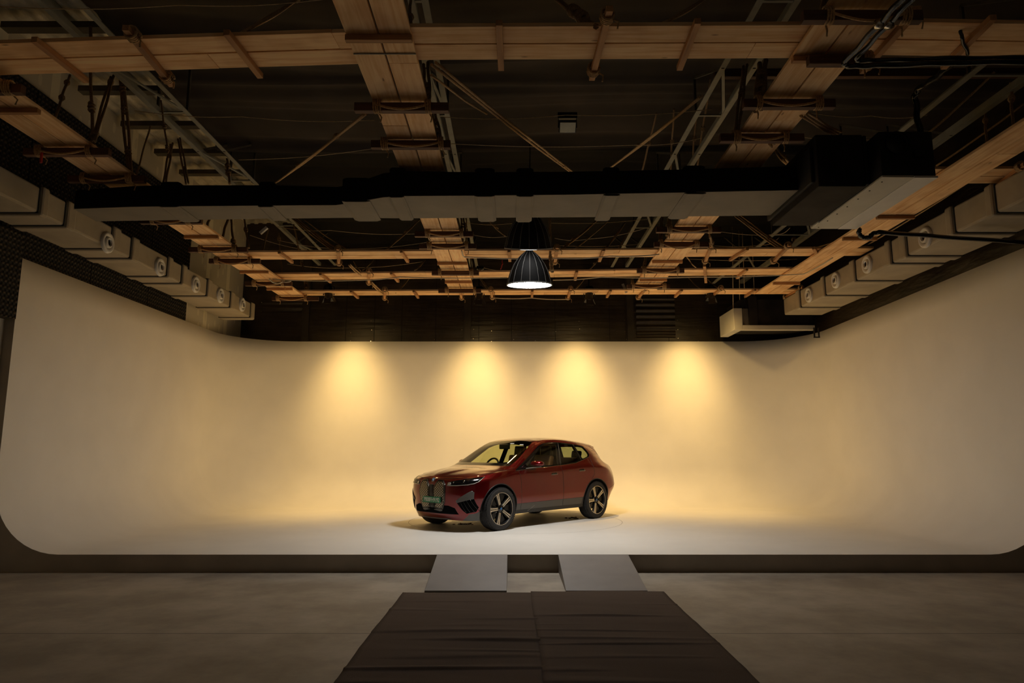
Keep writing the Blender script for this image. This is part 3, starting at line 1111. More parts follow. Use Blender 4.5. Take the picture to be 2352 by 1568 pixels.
# wrapped joints
for (xa, xb, yt, yn, yf) in ((365, 412, 421, 476, 508), (592, 628, 421, 476, 505), (785, 850, 412, 464, 506), (893, 928, 389, 454, 504), (1090, 1136, 390, 452, 507),
                             (1186, 1226, 390, 452, 508), (1386, 1424, 388, 450, 505), (1572, 1622, 384, 446, 501)):
    a_ = at(xa, yn - 4, Z=DZ)
    b_ = at(xb, yn - 4, Z=DZ)
    f_ = at(xb, yf, Z=DZ - .015)
    tp = at(xa, yt, Y=a_.y)
    st = []
    for k, s in enumerate((0, .15, .85, 1)):
        bulge = .02 if 0 < k < 3 else .006
        x = a_.x + (b_.x - a_.x) * s
        yn_ = a_.y + (b_.y - a_.y) * s - bulge
        st.append(xsec(x, yn_, f_.y + bulge, DZ - bulge, tp.z + bulge))
    loft(st, 'joint_wrap', M['ductblack'], e, bevel=.012)
    under(st, 'wrap_underside', M['duct'], e, .007)


# plenum box and air handler at the right end
e = empty('plenum_box', 'black sheet metal box at the right end of the cross duct', 'duct box', (3.95, 8.3, 4.88))


def bx(name, m, par, x0, x1, y0, y1, z0, z1, bevel=.01):
    c = Vector(((x0 + x1) / 2, (y0 + y1) / 2, (z0 + z1) / 2))
    o = MB().box((0, 0, 0), (x1 - x0, y1 - y0, z1 - z0)).build(name, m, par, bevel=bevel)
    if par is not None:
        o.location = c - Vector(par.location)
    else:
        o.location = c
    return o


bx('box_body', M['plenum'], e, 3.70, 4.27, 7.85, 9.35, 4.88, 5.54)
bx('flange', M['ductedge'], e, 3.66, 3.70, 7.95, 9.42, 4.97, 5.42)
bx('flange', M['ductedge'], e, 4.27, 4.31, 7.83, 9.3, 4.9, 5.52)
e = empty('air_handling_unit', 'air handling unit with a pale underside beside the black duct box', 'air handler', (4.65, 8.5, 4.88))
bx('casing', M['plenum'], e, 4.32, 4.95, 7.58, 9.45, 4.90, 5.45)
bx('bottom_panel', M['ahu'], e, 4.31, 4.68, 7.56, 9.47, 4.875, 4.90, .004)
bx('bottom_panel', M['ring'], e, 4.685, 4.96, 7.56, 9.47, 4.87, 4.895, .004)
bx('corner_plate', M['ahu'], e, 4.29, 4.312, 9.2, 9.46, 4.88, 5.0, .003)
mb = MB()
mb.lathe([(.02, .0), (.11, .0), (.125, -.02), (.14, .0), (.14, .02)], 32, Matrix.Translation((-.13, -.93, .42)) @ Matrix.Rotation(PI / 2, 4, 'X'))
mb.build('fan_cover', M['blackmetal'], e)
bx('junction_box', M['blackmetal'], e, 4.7, 4.82, 7.54, 7.6, 5.12, 5.2, .004)
sc = MB()
for k in range(7):
    sc.box((-.30, -.85 + k * .28, -.028), (.014, .014, .008))
sc.build('screw', M['blackmetal'], e)['kind'] = 'stuff'

# insulated pipes
rope('insulated_pipe', 'black insulated drain pipe below the air handler running to the right edge',
     [at(1973, 525, Z=4.86), at(1974, 540, Z=4.78), at(1984, 546, Z=4.76), at(1998, 545, Z=4.76), at(2004, 536, Z=4.82), at(2020, 533, Z=4.83), at(2180, 545, Z=4.83), at(2400, 560, Z=4.83)],
     .032, 'pipe', 1, 0., 'black insulated pipes', (), 'pipe')
rope('insulated_pipe', 'upper of the two shiny black pipes at the top right', [at(2088, -20, Z=5.24), at(2020, 55, Z=5.24), at(1944, 138, Z=5.24), at(1940, 148, Z=5.23), at(1952, 152, Z=5.22), at(2020, 150, Z=5.22), at(2190, 144, Z=5.24), at(2420, 141, Z=5.25)],
     .026, 'pipe', 1, 0., 'black insulated pipes', (), 'pipe')
rope('insulated_pipe', 'lower of the two shiny black pipes at the top right', [at(2112, -20, Z=5.30), at(2042, 55, Z=5.30), at(1968, 132, Z=5.30), at(1972, 139, Z=5.29), at(2030, 138, Z=5.29), at(2190, 134, Z=5.30), at(2420, 132, Z=5.31)],
     .024, 'pipe', 1, 0., 'black insulated pipes', (), 'pipe')
rope('insulated_pipe', 'bent black pipe dropping onto the air handler', [at(2192, 140, Z=5.6), at(2150, 178, Z=5.75), at(2110, 204, Z=5.9), at(2101, 222, Z=5.88), at(2112, 300, Z=5.6), at(2124, 375, Z=5.3)],
     .034, 'pipe', 1, 0., 'black insulated pipes', (), 'pipe')
rope('pipe_strap', 'dark strap looped over the planking at the top right', [at(2206, 52, Z=5.6), at(2208, 85, Z=5.48), at(2224, 125, Z=5.46)], .016, 'pipe', 1, 0., None, (), 'strap')
for i, (x, y) in enumerate(((2020, 55), (2042, 55))):
    p = at(x, y, Z=5.24 + .06 * i)
    tag(MB().lathe([(0, -.04), (.04, -.03), (.045, 0), (.04, .03), (0, .04)], 16, Matrix.Translation(p)).build('pipe_coupling', M['chrome']),
        'shiny coupling on the %s of the two black pipes' % ('left' if i == 0 else 'right'), 'coupling', 'couplings on the black pipes')


# wall ducts with round nozzles
def wallduct(label, side, xin, xout, y0, y1, zb, zt, joints, nozz, nlab):
    yc = (y0 + y1) / 2
    e = empty('air_duct', label, 'air duct', ((xin + xout) / 2, yc, zb))
    o = Vector(e.location)
    lo, hi = min(xin, xout), max(xin, xout)
    bx('duct_body', M['walduct'], e, lo, hi, y0, y1, zb, zt, .03)
    for (ya, yb) in joints:
        b = .03
        bx('joint_wrap', M['walduct'], e, lo - (b if side > 0 else 0), hi + (b if side < 0 else 0), ya + .03, yb, zb - b, zt + b, .035)
        bx('joint_seam', M['ductedge'], e, lo - (.012 if side > 0 else 0), hi + (.012 if side < 0 else 0), ya - .012, ya + .012, zb - .012, zt + .012, .004)
    for i, (x, y) in enumerate(nozz):
        p = at(x, y, X=xin)
        n = empty('air_nozzle', nlab[i], 'air nozzle', p, 0, 'round air nozzles')
        n.rotation_euler = (0, (PI / 2 if side < 0 else -PI / 2), 0)
        MB().lathe([(.175, 0), (.17, .03), (.145, .045), (.11, .03), (.095, .0)], 36).build('nozzle_ring', M['ring'], n)
        MB().lathe([(.095, .01), (.085, .05), (.06, .06), (.055, .03)], 32).build('jet_ball', M['ring'], n)
        MB().disc((0, 0, .012), .1, n=32).build('nozzle_throat', M['greyhole'], n)
    return e


jl = []
for (xa, ya, xb, yb) in ((85, 500, 105, 511), (145, 529, 168, 541), (252, 580, 272, 590), (297, 602, 315, 611), (381, 640, 393, 645), (414, 655, 426, 661), (473, 680, 484, 685), (527, 702, 537, 707), (574, 719, 583, 723)):
    jl.append((at(xa, ya, X=-6.65).y, at(xb, yb, X=-6.65).y))
ords = ['nearest', 'second nearest', 'middle', 'second farthest', 'farthest']
wallduct('grey wrapped air duct along the left wall', -1, -6.65, -7.44, 5.5, jl[-1][1], DZ, 5.39, jl, [(245, 557), (366, 613), (448, 653), (505, 678), (555, 699)],
         ['white round air nozzle on the left wall duct, %s of five' % k for k in ords])
jr = []
for (xb, yb, xa, ya) in ((1830, 700, 1840, 698), (1888, 672, 1897, 670), (1954, 640, 1967, 636), (2036, 600, 2050, 596), (2068, 585, 2086, 579), (2176, 530, 2195, 524), (2268, 490, 2290, 482)):
    jr.append((at(xa, ya, X=6.8).y, at(xb, yb, X=6.8).y))
wallduct('grey wrapped air duct along the right wall', 1, 6.8, 7.75, 5.0, 16.75, DZ, 5.43, jr, [(2127, 545), (1993, 607), (1921, 643), (1859, 677)],
         ['white round air nozzle on the right wall duct, %s of four' % k for k in ('nearest', 'second nearest', 'second farthest', 'farthest')])

# fan coil unit hung at the far right corner
Yu = 17.2
a = at(1686, 757, Y=Yu)
b = at(1782, 700, Y=Yu)
e = empty('fan_coil_unit', 'pale edged fan coil box hung in the far right corner', 'air conditioner', (6.4, Yu + .4, a.z))
x0 = at(1686, 740, Y=Yu).x
zt_ = at(1690, 716, Y=Yu).z
zb_ = at(1690, 757, Y=Yu).z
bx('front_plate', M['ahu'], e, x0, x0 + .22, Yu, Yu + 1.2, zb_, zt_ + .1, .01)
bx('bottom_rail', M['ahu'], e, x0 + .22, 7.75, Yu, Yu + .16, zb_, zb_ + .12, .008)
bx('casing', M['plenum'], e, x0 + .22, 7.75, Yu + .1, Yu + 1.2, zb_ + .08, zt_ + .35, .01)
bx('collar', M['greyhole'], e, x0 + .22, x0 + .4, Yu + .06, Yu + .1, zb_ + .12, zt_ + .1, .005)
bx('side_flap', M['plenum'], e, x0 + .4, x0 + .62, Yu + .02, Yu + .1, zb_ + .12, zt_ + .42, .005)
for i, (x, y0_, y1_) in enumerate(((1684, 560, 712), (1699, 560, 703), (1711, 540, 690), (1733, 540, 690))):
    pa, pb = at(x, y1_, Y=Yu + .1 + .15 * i), at(x - (2 if i < 2 else 8), y0_ - 60, Y=Yu + .1 + .15 * i)
    MB2 = MB().tube([Vector(pa) - Vector(e.location), Vector(pb) - Vector(e.location)], .009, 6)
    MB2.build('hanger_rod', M['wire'], e)
# small bracket on the cove edge
p = at(1875, 765, Y=16.6)
mb = MB()
for dx in (-.05, .06):
    mb.bar((p.x + dx, p.y, p.z - .1), (p.x + dx, p.y, p.z + .14), .03, .03, up=(1, 0, 0))
mb.bar((p.x - .07, p.y, p.z - .1), (p.x + .08, p.y, p.z - .1), .03, .03)
tag(mb.build('edge_clamp', M['blackmetal']), 'small black clamp on the right corner of the white cove edge', 'clamp')

# ------------------------------------------------------------------ lamps
# flood light against the black cloth
p = at(1304, 292, Y=9.9)
e = empty('floodlight', 'square floodlight, unlit, hanging under the black cloth', 'floodlight', p)
bx('housing', M['blackmetal'], e, p.x - .135, p.x + .135, p.y, p.y + .06, p.z - .095, p.z + .095, .012)
f_ = bx('lens', mat('frosted_lens', 'f0e8cc', .3), e, p.x - .12, p.x + .12, p.y - .012, p.y + .002, p.z - .08, p.z + .078, .004)
MB().tube([(-.14, .03, 0), (-.14, .03, .16), (.14, .03, .16), (.14, .03, 0)], .012, 6).build('yoke', M['blackmetal'], e)
MB().box((0, .03, .2), (.3, .05, .1)).build('mounting_plate', M['blackmetal'], e)
for o in e.children:
    if o.name.startswith(('yoke', 'mounting')):
        o.rotation_euler = (-.8, 0, 0)
e.rotation_euler = (.8, 0, 0)


# two soft lamps over the car
def softlamp(label, base, R, H, tilt, rdif, zdif, power_mat, lining='ring'):
    e = empty('pendant_softbox', label, 'pendant lamp', base, 0, 'black pendant softboxes over the car')
    e.rotation_euler = (tilt, 0, 0)
    nb = 16
    prof = [(R * 1.0, 0), (R * .985, .05 * H), (R * .93, .2 * H), (R * .84, .4 * H), (R * .70, .6 * H), (R * .5, .8 * H), (R * .26, .95 * H), (R * .13, H)]
    mb = MB()
    rings = []
    for (r, h) in prof:
        ring = []
        for k in range(nb * 4):
            a = k * 2 * PI / (nb * 4)
            pin = 1 - .018 * abs(math.sin(a * nb / 2))
            ring.append(mb.bm.verts.new((r * pin * math.cos(a), r * pin * math.sin(a), h)))
        rings.append(ring)
    n = nb * 4
    for i in range(len(rings) - 1):
        for k in range(n):
            f = mb.bm.faces.new((rings[i][k], rings[i][(k + 1) % n], rings[i + 1][(k + 1) % n], rings[i + 1][k]))
            f.smooth = True
    sh = mb.build('lamp_shade', M['lampcloth'], e)
    # white piping on the seams
    mb = MB()
    for k in range(nb):
        a = k * 2 * PI / nb
        mb.tube([(r * 1.004 * math.cos(a), r * 1.004 * math.sin(a), h) for (r, h) in prof], .0035, 4)
    mb.build('seam_piping', M['piping'], sh)
    mb = MB()
    mb.lathe([(R * 1.0, -.004), (R * 1.012, .008), (R * 1.0, .02), (R * .985, .008), (R * 1.0, -.004)], 48)
    mb.build('rim', M['piping'], sh)
    # white lining; the upper lamp's is coloured grey to look unlit
    MB().lathe([(r * .97 - .004, h - .002) for (r, h) in prof[:-1]], 48).build('shade_lining', M[lining], sh)
    MB().disc((0, 0, zdif), rdif, n=48).build('diffuser', power_mat, e)
    MB().lathe([(R * .16, H - .02), (R * .16, H + .05), (R * .10, H + .09), (R * .06, H + .2), (0, H + .2)], 20).build('lamp_head', M['blackmetal'], e)
    return e


M['lampcloth'] = mat('black_lamp_fabric', '100f0f', .85, var=.2, scale=9, bump=.15, bscale=30)
M['piping'] = mat('grey_piping', 'a9a8a4', .6)
LY = 12.0
pb = at(1216, 655, Y=LY)
softlamp('lower black pendant softbox, brightly lit below', (pb.x, LY, pb.z), .41, .62, .10, .385, .02, M['glow'])
LY2 = 11.4
pt = at(1214, 570, Y=LY2)
softlamp('upper black pendant softbox, half hidden by the duct', (pt.x, LY2, pt.z), .415, .64, .34, .175, -.02, M['glowlow2'], 'greyhole')
rope('lamp_cable', 'dark cable above the lower pendant softbox', [Vector((pb.x, LY, pb.z + .8)), Vector((pb.x + .02, LY + .02, 7.4))], .012, 'pipe', 1, 0, None, (), 'cable')


# four small spotlights washing the back wall
def spot(label, x, y, aim, power):
    p = at(x, y, Y=16.45)
    e = empty('theatre_spotlight', label, 'spotlight', p, 0, 'spotlights washing the back wall')
    e.scale = (1.3, 1.3, 1.3)
    d = (Vector(aim) - p).normalized()
    q = d.to_track_quat('-Z', 'Y')
    R4 = q.to_matrix().to_4x4()
    mb = MB()
    mb.lathe([(0, .2), (.06, .2), (.075, .17), (.075, -.02), (.085, -.03), (.085, -.05), (.07, -.05), (.07, -.0)], 24, R4)
    mb.build('lamp_body', M['blackmetal'], e)
    MB().disc((0, 0, 0), .068, R4, 24).build('lens', M['glowlow'], e)
    for k in range(4):
        a = k * PI / 2
        mm = R4 @ Matrix.Rotation(a, 4, 'Z') @ Matrix.Translation((0, .10, -.09)) @ Matrix.Rotation(.45, 4, 'X')
        b = MB().box((0, 0, 0), (.13, .004, .11))
        b.bm.transform(mm)
        b.build('barn_door', M['blackmetal'], e)
    MB().tube([(-.1, 0, .0), (-.1, 0, .16), (0, 0, .2), (.1, 0, .16), (.1, 0, .0)], .009, 6).build('yoke', M['blackmetal'], e)
    MB().tube([(0, 0, .2), (0, 0, .34)], .014, 6).build('hook_clamp', M['blackmetal'], e)
    l = bpy.data.lights.new('spotlight_beam', 'SPOT')
    l.energy = power
    l.color = (1.0, .645, .225)
    l.spot_size = math.radians(SPOT_ANGLE)
    l.spot_blend = 1.0
    l.shadow_soft_size = .05
    lo = bpy.data.objects.new('spotlight_beam', l)
    COL.objects.link(lo)
    lo.parent = e
    lo.location = d * .16
    lo.rotation_euler = q.to_euler()
    lo.scale = (.44, 1, 1)
    # wide spill of the same lamp
    l2 = bpy.data.lights.new('spotlight_spill', 'SPOT')
    l2.energy = power * SPILL
    l2.color = (1.0, .645, .225)
    l2.spot_size = math.radians(155)
    l2.spot_blend = 1.0
    l2.shadow_soft_size = .06
    so = bpy.data.objects.new('spotlight_spill', l2)
    COL.objects.link(so)
    so.parent = e
    so.location = d * .17
    so.rotation_euler = q.to_euler()
    return e


SPOT_ANGLE = 122
SPOT_W = 245
SPILL = .2
for (x, y, ax, lab) in ((755, 678, -4.35, 'leftmost'), (1100, 681, -.9, 'second from left'), (1353, 681, 1.75, 'second from right'), (1632, 677, 4.75, 'rightmost')):
    spot('small black spotlight with barn doors, %s of four' % lab, x, y, (ax, YB, -.2), SPOT_W)

# surveillance camera and small fittings
p = at(1103, 622, Y=15.0)
e = empty('dome_camera', 'small surveillance camera beside the left centre walkway', 'camera', p)
MB().lathe([(0, -.07), (.045, -.055), (.06, -.01), (.06, .04), (.0, .04)], 20).build('camera_body', M['ring'], e)
MB().lathe([(0, .06), (.03, .06), (.03, .0)], 16, Matrix.Translation((0, -.03, -.03)) @ Matrix.Rotation(PI / 2, 4, 'X')).build('camera_lens', M['blackmetal'], e)
MB().box((0, 0, .07), (.16, .1, .06)).build('camera_bracket', M['blackmetal'], e)
p = at(1435, 663, Y=16.2)
tag(MB().bar(p + Vector((-.05, 0, .12)), p + Vector((.04, 0, -.1)), .03, .06).build('led_bar', M['ring']), 'small pale bar lamp leaning left of the right centre walkway end', 'lamp')
p = at(605, 529, Y=12.8)
tag(MB().bar(p + Vector((-.06, 0, -.06)), p + Vector((.07, 0, .06)), .06, .05).build('led_bar', M['ring']), 'small pale bar lamp on the left truss behind the duct', 'lamp')

# ------------------------------------------------------------------ ramps and carpets
M['ramp'] = mat('ramp_paint', '857f7a', .55, var=.10, scale=2.5, bump=.1, bscale=30)
for (x0, x1, lab) in ((-1.08, -.065, 'left grey loading ramp up to the white stage'), (.665, 1.675, 'right grey loading ramp up to the white stage')):
    mb = MB()
    yb_ = 8.80
    poly = [(yb_, .002), (YF - .005, .002), (YF - .005, PZ + .004), (yb_, .022)]
    mb.prism(poly, 0, x0, x1)
    tag(mb.build('loading_ramp', M['ramp'], bevel=.004), lab, 'ramp', 'grey loading ramps')

t = NT('carpet_felt')
tc = t.n('ShaderNodeTexCoord')
n1 = t.n('ShaderNodeTexNoise', Scale=260.0, Detail=3.0)
t.l(tc, 'Object', n1, 'Vector')
n2 = t.n('ShaderNodeTexNoise', Scale=1.3, Detail=6.0)
t.l(tc, 'Object', n2, 'Vector')
rp = t.n('ShaderNodeValToRGB')
rp.color_ramp.elements[0].color = rgb('40342c') + (1,)
rp.color_ramp.elements[1].color = rgb('7d6a5a') + (1,)
t.l(n1, 'Fac', rp, 'Fac')
mx = t.n('ShaderNodeMix', _data_type='RGBA', _blend_type='MULTIPLY')
mx.inputs[0].default_value = .35
t.l(rp, 'Color', mx, 6)
t.l(n2, 'Fac', mx, 7)
t.l(mx, 2, t.b, 'Base Color')
t.p(Roughness=.95)
t.b.inputs['Specular IOR Level'].default_value = .15
bp = t.n('ShaderNodeBump', Strength=.5, Distance=.004)
t.l(n1, 'Fac', bp, 'Height')
t.l(bp, 'Normal', t.b, 'Normal')
M['carpet'] = t.m


def carpet(label, x0, x1, y0, y1, seed, base, ridges):
    rnd = random.Random(seed)
    rd = [(y, a * .72, w * rnd.uniform(.6, 1.3), rnd.uniform(-.05, .05), rnd.uniform(.0, 1.0), rnd.uniform(.18, .6)) for (y, a, w) in ridges]

    def fn(a, b):
        x = x0 + (x1 - x0) * a
        y = y0 + (y1 - y0) * b
        y += (.012 * math.sin(x * 5 + seed) if b > .98 else 0)
        x += .012 * math.sin(y * 1.7 + seed * 2) * (1 if 0 < a < 1 else .8)
        z = base + .004 * math.sin(y * 9 + x * 2 + seed)
        for (yy, am, w, sl, cx, cw) in rd:
            d = y - yy - sl * (x - x0)
            prof = math.exp(-(d / (w * (1.6 if d > 0 else .55))) ** 2)
            z += am * prof * (.08 + .92 * math.exp(-((a - cx) / cw) ** 2))
        return Vector((x, y, max(z, base)))
    mb = MB().grid(fn, 30, 420)
    o = mb.build('carpet_runner', M['carpet'])
    sm = o.modifiers.new('thick', 'SOLIDIFY')
    sm.thickness = .006
    sm.offset = -1
    return tag(o, label, 'carpet', 'dark carpet runners in front of the ramps')


carpet('left dark brown carpet runner, rumpled, in front of the left ramp', -1.352, .27, 2.6, 8.76, 3, .008,
       [(8.25, .008, .06), (7.85, .010, .05), (7.48, .014, .05), (7.22, .012, .06), (6.95, .020, .05), (6.72, .030, .05), (6.38, .016, .05), (6.12, .016, .06), (5.82, .030, .05), (5.5, .02, .05)])
carpet('right dark brown carpet runner overlapping the left one along the middle', .235, 1.872, 2.6, 8.79, 8, .016,
       [(8.5, .006, .05), (8.1, .008, .05), (7.55, .026, .04), (7.2, .010, .05), (6.98, .016, .04), (6.72, .014, .04), (6.5, .024, .04), (6.1, .012, .05), (5.78, .018, .05), (5.5, .016, .05)])

# crumbs of debris under the car
deb = MB()
for k in range(26):
    p = at(random.gauss(1066, 9), random.gauss(1203.5, .7), Z=PZ)
    deb.box((p.x, p.y, PZ + .006), (random.uniform(.01, .05), random.uniform(.01, .04), .012), Matrix.Rotation(random.uniform(0, 3), 3, 'Z'))
for k in range(18):
    p = at(random.gauss(1319, 7), random.gauss(1190, 1), Z=PZ)
    deb.box((p.x, p.y, PZ + .01), (random.uniform(.02, .07), random.uniform(.02, .05), .02), Matrix.Rotation(random.uniform(0, 3), 3, 'Z'))
tag(deb.build('mud_crumbs', M['beam']), 'dark crumbs of mud on the white floor under the car', 'mud', None, 'stuff')

# ------------------------------------------------------------------ the car
CAR = empty('suv_car', 'glossy dark red electric SUV with green number plate, parked on the white stage', 'car',
            (-1.51, 13.05, PZ), math.radians(46.8))

M['paint'] = mat('car_paint', (.15, .0024, .0035), .36, metal=.9, var=.03, scale=2, coat=1.0)
M['gloss'] = mat('gloss_black', '0b0b0b', .12, var=.1, spec=.6)
M['clad'] = mat('grey_cladding', '504d49', .45, var=.06, scale=5)
M['rubber'] = mat('tyre_rubber', '232120', .75, var=.2, scale=14)
M['alloy'] = mat('bright_alloy', 'e2d8c4', .28, metal=.9, var=.05)
M['darkalloy'] = mat('dark_alloy', '1b1a19', .35, metal=.4, var=.1)
M['void'] = mat('intake_black', '060606', .9, var=.1, spec=.08)
M['trimdark'] = mat('satin_black', '121110', .45, var=.1)
M['interior'] = mat('interior_cloth', '2a1c15', .8, var=.2, scale=9)
M['seat'] = mat('seat_leather', '6a4126', .55, var=.15, scale=6)
M['bronze'] = mat('bronze_trim', '6f6552', .35, metal=.8)
M['silver'] = mat('satin_silver', 'b5b0a8', .3, metal=.8, var=.05)
M['plate'] = mat('plate_green', '0f7a52', .4, var=.05)
M['plateink'] = mat('plate_letters', 'cfd6c8', .5)



def glass(name, tint):
    t = NT(name)
    tr = t.n('ShaderNodeBsdfTransparent')
    tr.inputs['Color'].default_value = tint + (1,)
    gl = t.n('ShaderNodeBsdfGlossy')
    gl.inputs['Roughness'].default_value = .02
    ge = t.n('ShaderNodeNewGeometry')
    dt = t.n('ShaderNodeVectorMath', _operation='DOT_PRODUCT')
    t.l(ge, 'Normal', dt, 0)
    t.l(ge, 'Incoming', dt, 1)
    ab_ = t.n('ShaderNodeMath', _operation='ABSOLUTE')
    t.l(dt, 'Value', ab_, 0)
    om = t.n('ShaderNodeMath', _operation='SUBTRACT')
    om.inputs[0].default_value = 1.0
    t.l(ab_, 0, om, 1)
    pw = t.n('ShaderNodeMath', _operation='POWER')
    pw.inputs[1].default_value = 5.0
    t.l(om, 0, pw, 0)
    ma = t.n('ShaderNodeMath', _operation='MULTIPLY_ADD')
    ma.inputs[1].default_value = .94
    ma.inputs[2].default_value = .06
    t.l(pw, 0, ma, 0)
    mxs = t.n('ShaderNodeMixShader')
    t.l(ma, 0, mxs, 0)
    t.l(tr, 'BSDF', mxs, 1)
    t.l(gl, 'BSDF', mxs, 2)
    out = [n for n in t.t.nodes if n.type == 'OUTPUT_MATERIAL'][0]
    t.t.links.new(mxs.outputs[0], out.inputs['Surface'])
    return t.m


M['glass'] = glass('car_glass', (.80, .83, .60))
M['glassdark'] = glass('car_glass_dark', (.55, .60, .44))

# --- control net of the half body: columns run from the middle of the nose round the side to the middle of the tail
NC = 18
fr_y = [0, .27, .54, .77, .90, .975]
fr_x = [0, .012, .06, .17, .33, .58]
sd_x = [.873, 1.35, 1.75, 2.4, 3.0, 3.5, 3.873, 4.3]
re_x = [4.60, 4.80, 4.90, 4.93]


def lower(x0, w, zf, zs, zr, x1, yr=(.93, .75, .4, 0), kx=1.0, ws=None):
    P = []
    for i in range(6):
        P.append((x0 + fr_x[i] * kx, fr_y[i] * w, zf[i] if isinstance(zf, (list, tuple)) else zf))
    for i, x in enumerate(sd_x):
        yy = w * (ws[i] if ws else 1)
        P.append((x, yy, zs[i] if isinstance(zs, (list, tuple)) else zs))
    dx = x1 - 4.93
    for i in range(4):
        P.append((re_x[i] + dx, w * yr[i], zr))
    return P


sw = [.99, .985, .98, .975, .975, .985, 1.0, .99]
ROWS = [
    lower(.12, .915, [.205, .205, .205, .20, .20, .21], [.25, .27, .27, .27, .27, .28, .30, .34], .36, 4.80),
    lower(.05, .955, [.34, .34, .34, .35, .36, .37], [.40, .40, .40, .40, .40, .41, .43, .48], .52, 4.86, ws=sw),
    lower(.015, .985, .55, [.56, .56, .56, .56, .57, .58, .59, .62], .66, 4.93, ws=sw),
    lower(.0, .98, [.74, .74, .74, .75, .76, .76], [.76, .76, .77, .78, .79, .80, .82, .84], .84, 4.94, ws=sw, yr=(.915, .75, .4, 0)),
    lower(.035, .965, [.90, .905, .91, .915, .92, .93], [.94, .965, .985, 1.0, 1.02, 1.04, 1.05, 1.05], 1.0, 4.90, ws=sw, yr=(.895, .755, .4, 0)),
    # crease: leading edge of the bonnet, shoulder, tail
    [(.12, 0, .985), (.135, .245, .985), (.19, .48, .985), (.31, .69, .985), (.45, .815, .995), (.66, .885, 1.015),
     (.873, .905, 1.04), (1.35, .912, 1.075), (1.75, .91, 1.08), (2.4, .905, 1.09), (3.0, .902, 1.12), (3.5, .902, 1.155),
     (3.873, .905, 1.17), (4.3, .87, 1.155), (4.53, .80, 1.13), (4.70, .70, 1.112), (4.82, .38, 1.10), (4.85, 0, 1.10)],
    [(.62, 0, 1.11), (.63, .25, 1.105), (.67, .49, 1.095), (.76, .68, 1.085), (.90, .795, 1.085), (1.08, .86, 1.085),
     (1.25, .89, 1.09), (1.55, .90, 1.10), (1.76, .897, 1.105), (2.4, .893, 1.12), (3.0, .888, 1.15), (3.5, .875, 1.20),
     (3.873, .862, 1.235), (4.26, .80, 1.245), (4.49, .715, 1.20), (4.66, .62, 1.16), (4.77, .35, 1.145), (4.80, 0, 1.145)],
    [(1.12, 0, 1.172), (1.13, .26, 1.172), (1.17, .54, 1.170), (1.275, .79, 1.163), (1.40, .865, 1.14), (1.52, .885, 1.122),
     (1.62, .882, 1.118), (1.76, .88, 1.12), (2.0, .878, 1.128), (2.45, .874, 1.148), (3.0, .866, 1.185), (3.5, .85, 1.245),
     (3.86, .825, 1.30), (4.20, .755, 1.33), (4.44, .665, 1.28), (4.61, .565, 1.215), (4.71, .33, 1.20), (4.74, 0, 1.20)],
    [(2.15, 0, 1.665), (2.15, .26, 1.662), (2.15, .47, 1.650), (2.14, .625, 1.625), (2.24, .664, 1.618), (2.33, .674, 1.636),
     (2.43, .678, 1.648), (2.53, .68, 1.655), (2.68, .682, 1.66), (2.9, .682, 1.66), (3.22, .674, 1.645), (3.58, .658, 1.612),
     (3.85, .640, 1.585), (4.08, .612, 1.562), (4.26, .568, 1.55), (4.36, .46, 1.548), (4.42, .27, 1.556), (4.44, 0, 1.56)],
    [(2.40, 0, 1.708), (2.40, .2, 1.706), (2.40, .36, 1.70), (2.42, .46, 1.69), (2.48, .515, 1.688), (2.54, .53, 1.695),
     (2.6, .535, 1.70), (2.66, .54, 1.704), (2.75, .542, 1.708), (2.93, .542, 1.71), (3.2, .535, 1.70), (3.52, .52, 1.676),
     (3.78, .505, 1.652), (4.0, .485, 1.628), (4.16, .45, 1.606), (4.26, .36, 1.6), (4.31, .2, 1.605), (4.32, 0, 1.607)],
    [(2.56, 0, 1.725), (2.57, 0, 1.725), (2.58, 0, 1.726), (2.6, 0, 1.727), (2.64, 0, 1.728), (2.68, 0, 1.729),
     (2.72, 0, 1.73), (2.77, 0, 1.731), (2.84, 0, 1.731), (2.97, 0, 1.729), (3.18, 0, 1.72), (3.44, 0, 1.702),
     (3.65, 0, 1.682), (3.82, 0, 1.664), (3.94, 0, 1.65), (4.0, 0, 1.643), (4.03, 0, 1.64), (4.04, 0, 1.638)],
]
NET = np.array(ROWS, dtype=float)
NU, NV = 7, 7


def dense(P, n, mirror0=None, mirror1=None):
    """centripetal interpolating curve through P, n samples per span"""
    P = [np.array(p) for p in P]
    A = [mirror0 if mirror0 is not None else 2 * P[0] - P[1]] + P + [mirror1 if mirror1 is not None else 2 * P[-1] - P[-2]]
    d = [max(np.linalg.norm(A[i + 1] - A[i]) ** .5, 1e-4) for i in range(len(A) - 1)]
    res = []
    for i in range(1, len(A) - 2):
        d0, d1, d2 = d[i - 1], d[i], d[i + 1]
        m1 = ((A[i] - A[i - 1]) / d0 - (A[i + 1] - A[i - 1]) / (d0 + d1) + (A[i + 1] - A[i]) / d1) * d1
        m2 = ((A[i + 1] - A[i]) / d1 - (A[i + 2] - A[i]) / (d1 + d2) + (A[i + 2] - A[i + 1]) / d2) * d1
        for k in range(n + (1 if i == len(A) - 3 else 0)):
            s = k / n
            h = (2 * s ** 3 - 3 * s ** 2 + 1, s ** 3 - 2 * s ** 2 + s, -2 * s ** 3 + 3 * s ** 2, s ** 3 - s ** 2)
            res.append(h[0] * A[i] + h[1] * m1 + h[2] * A[i + 1] + h[3] * m2)
    return res


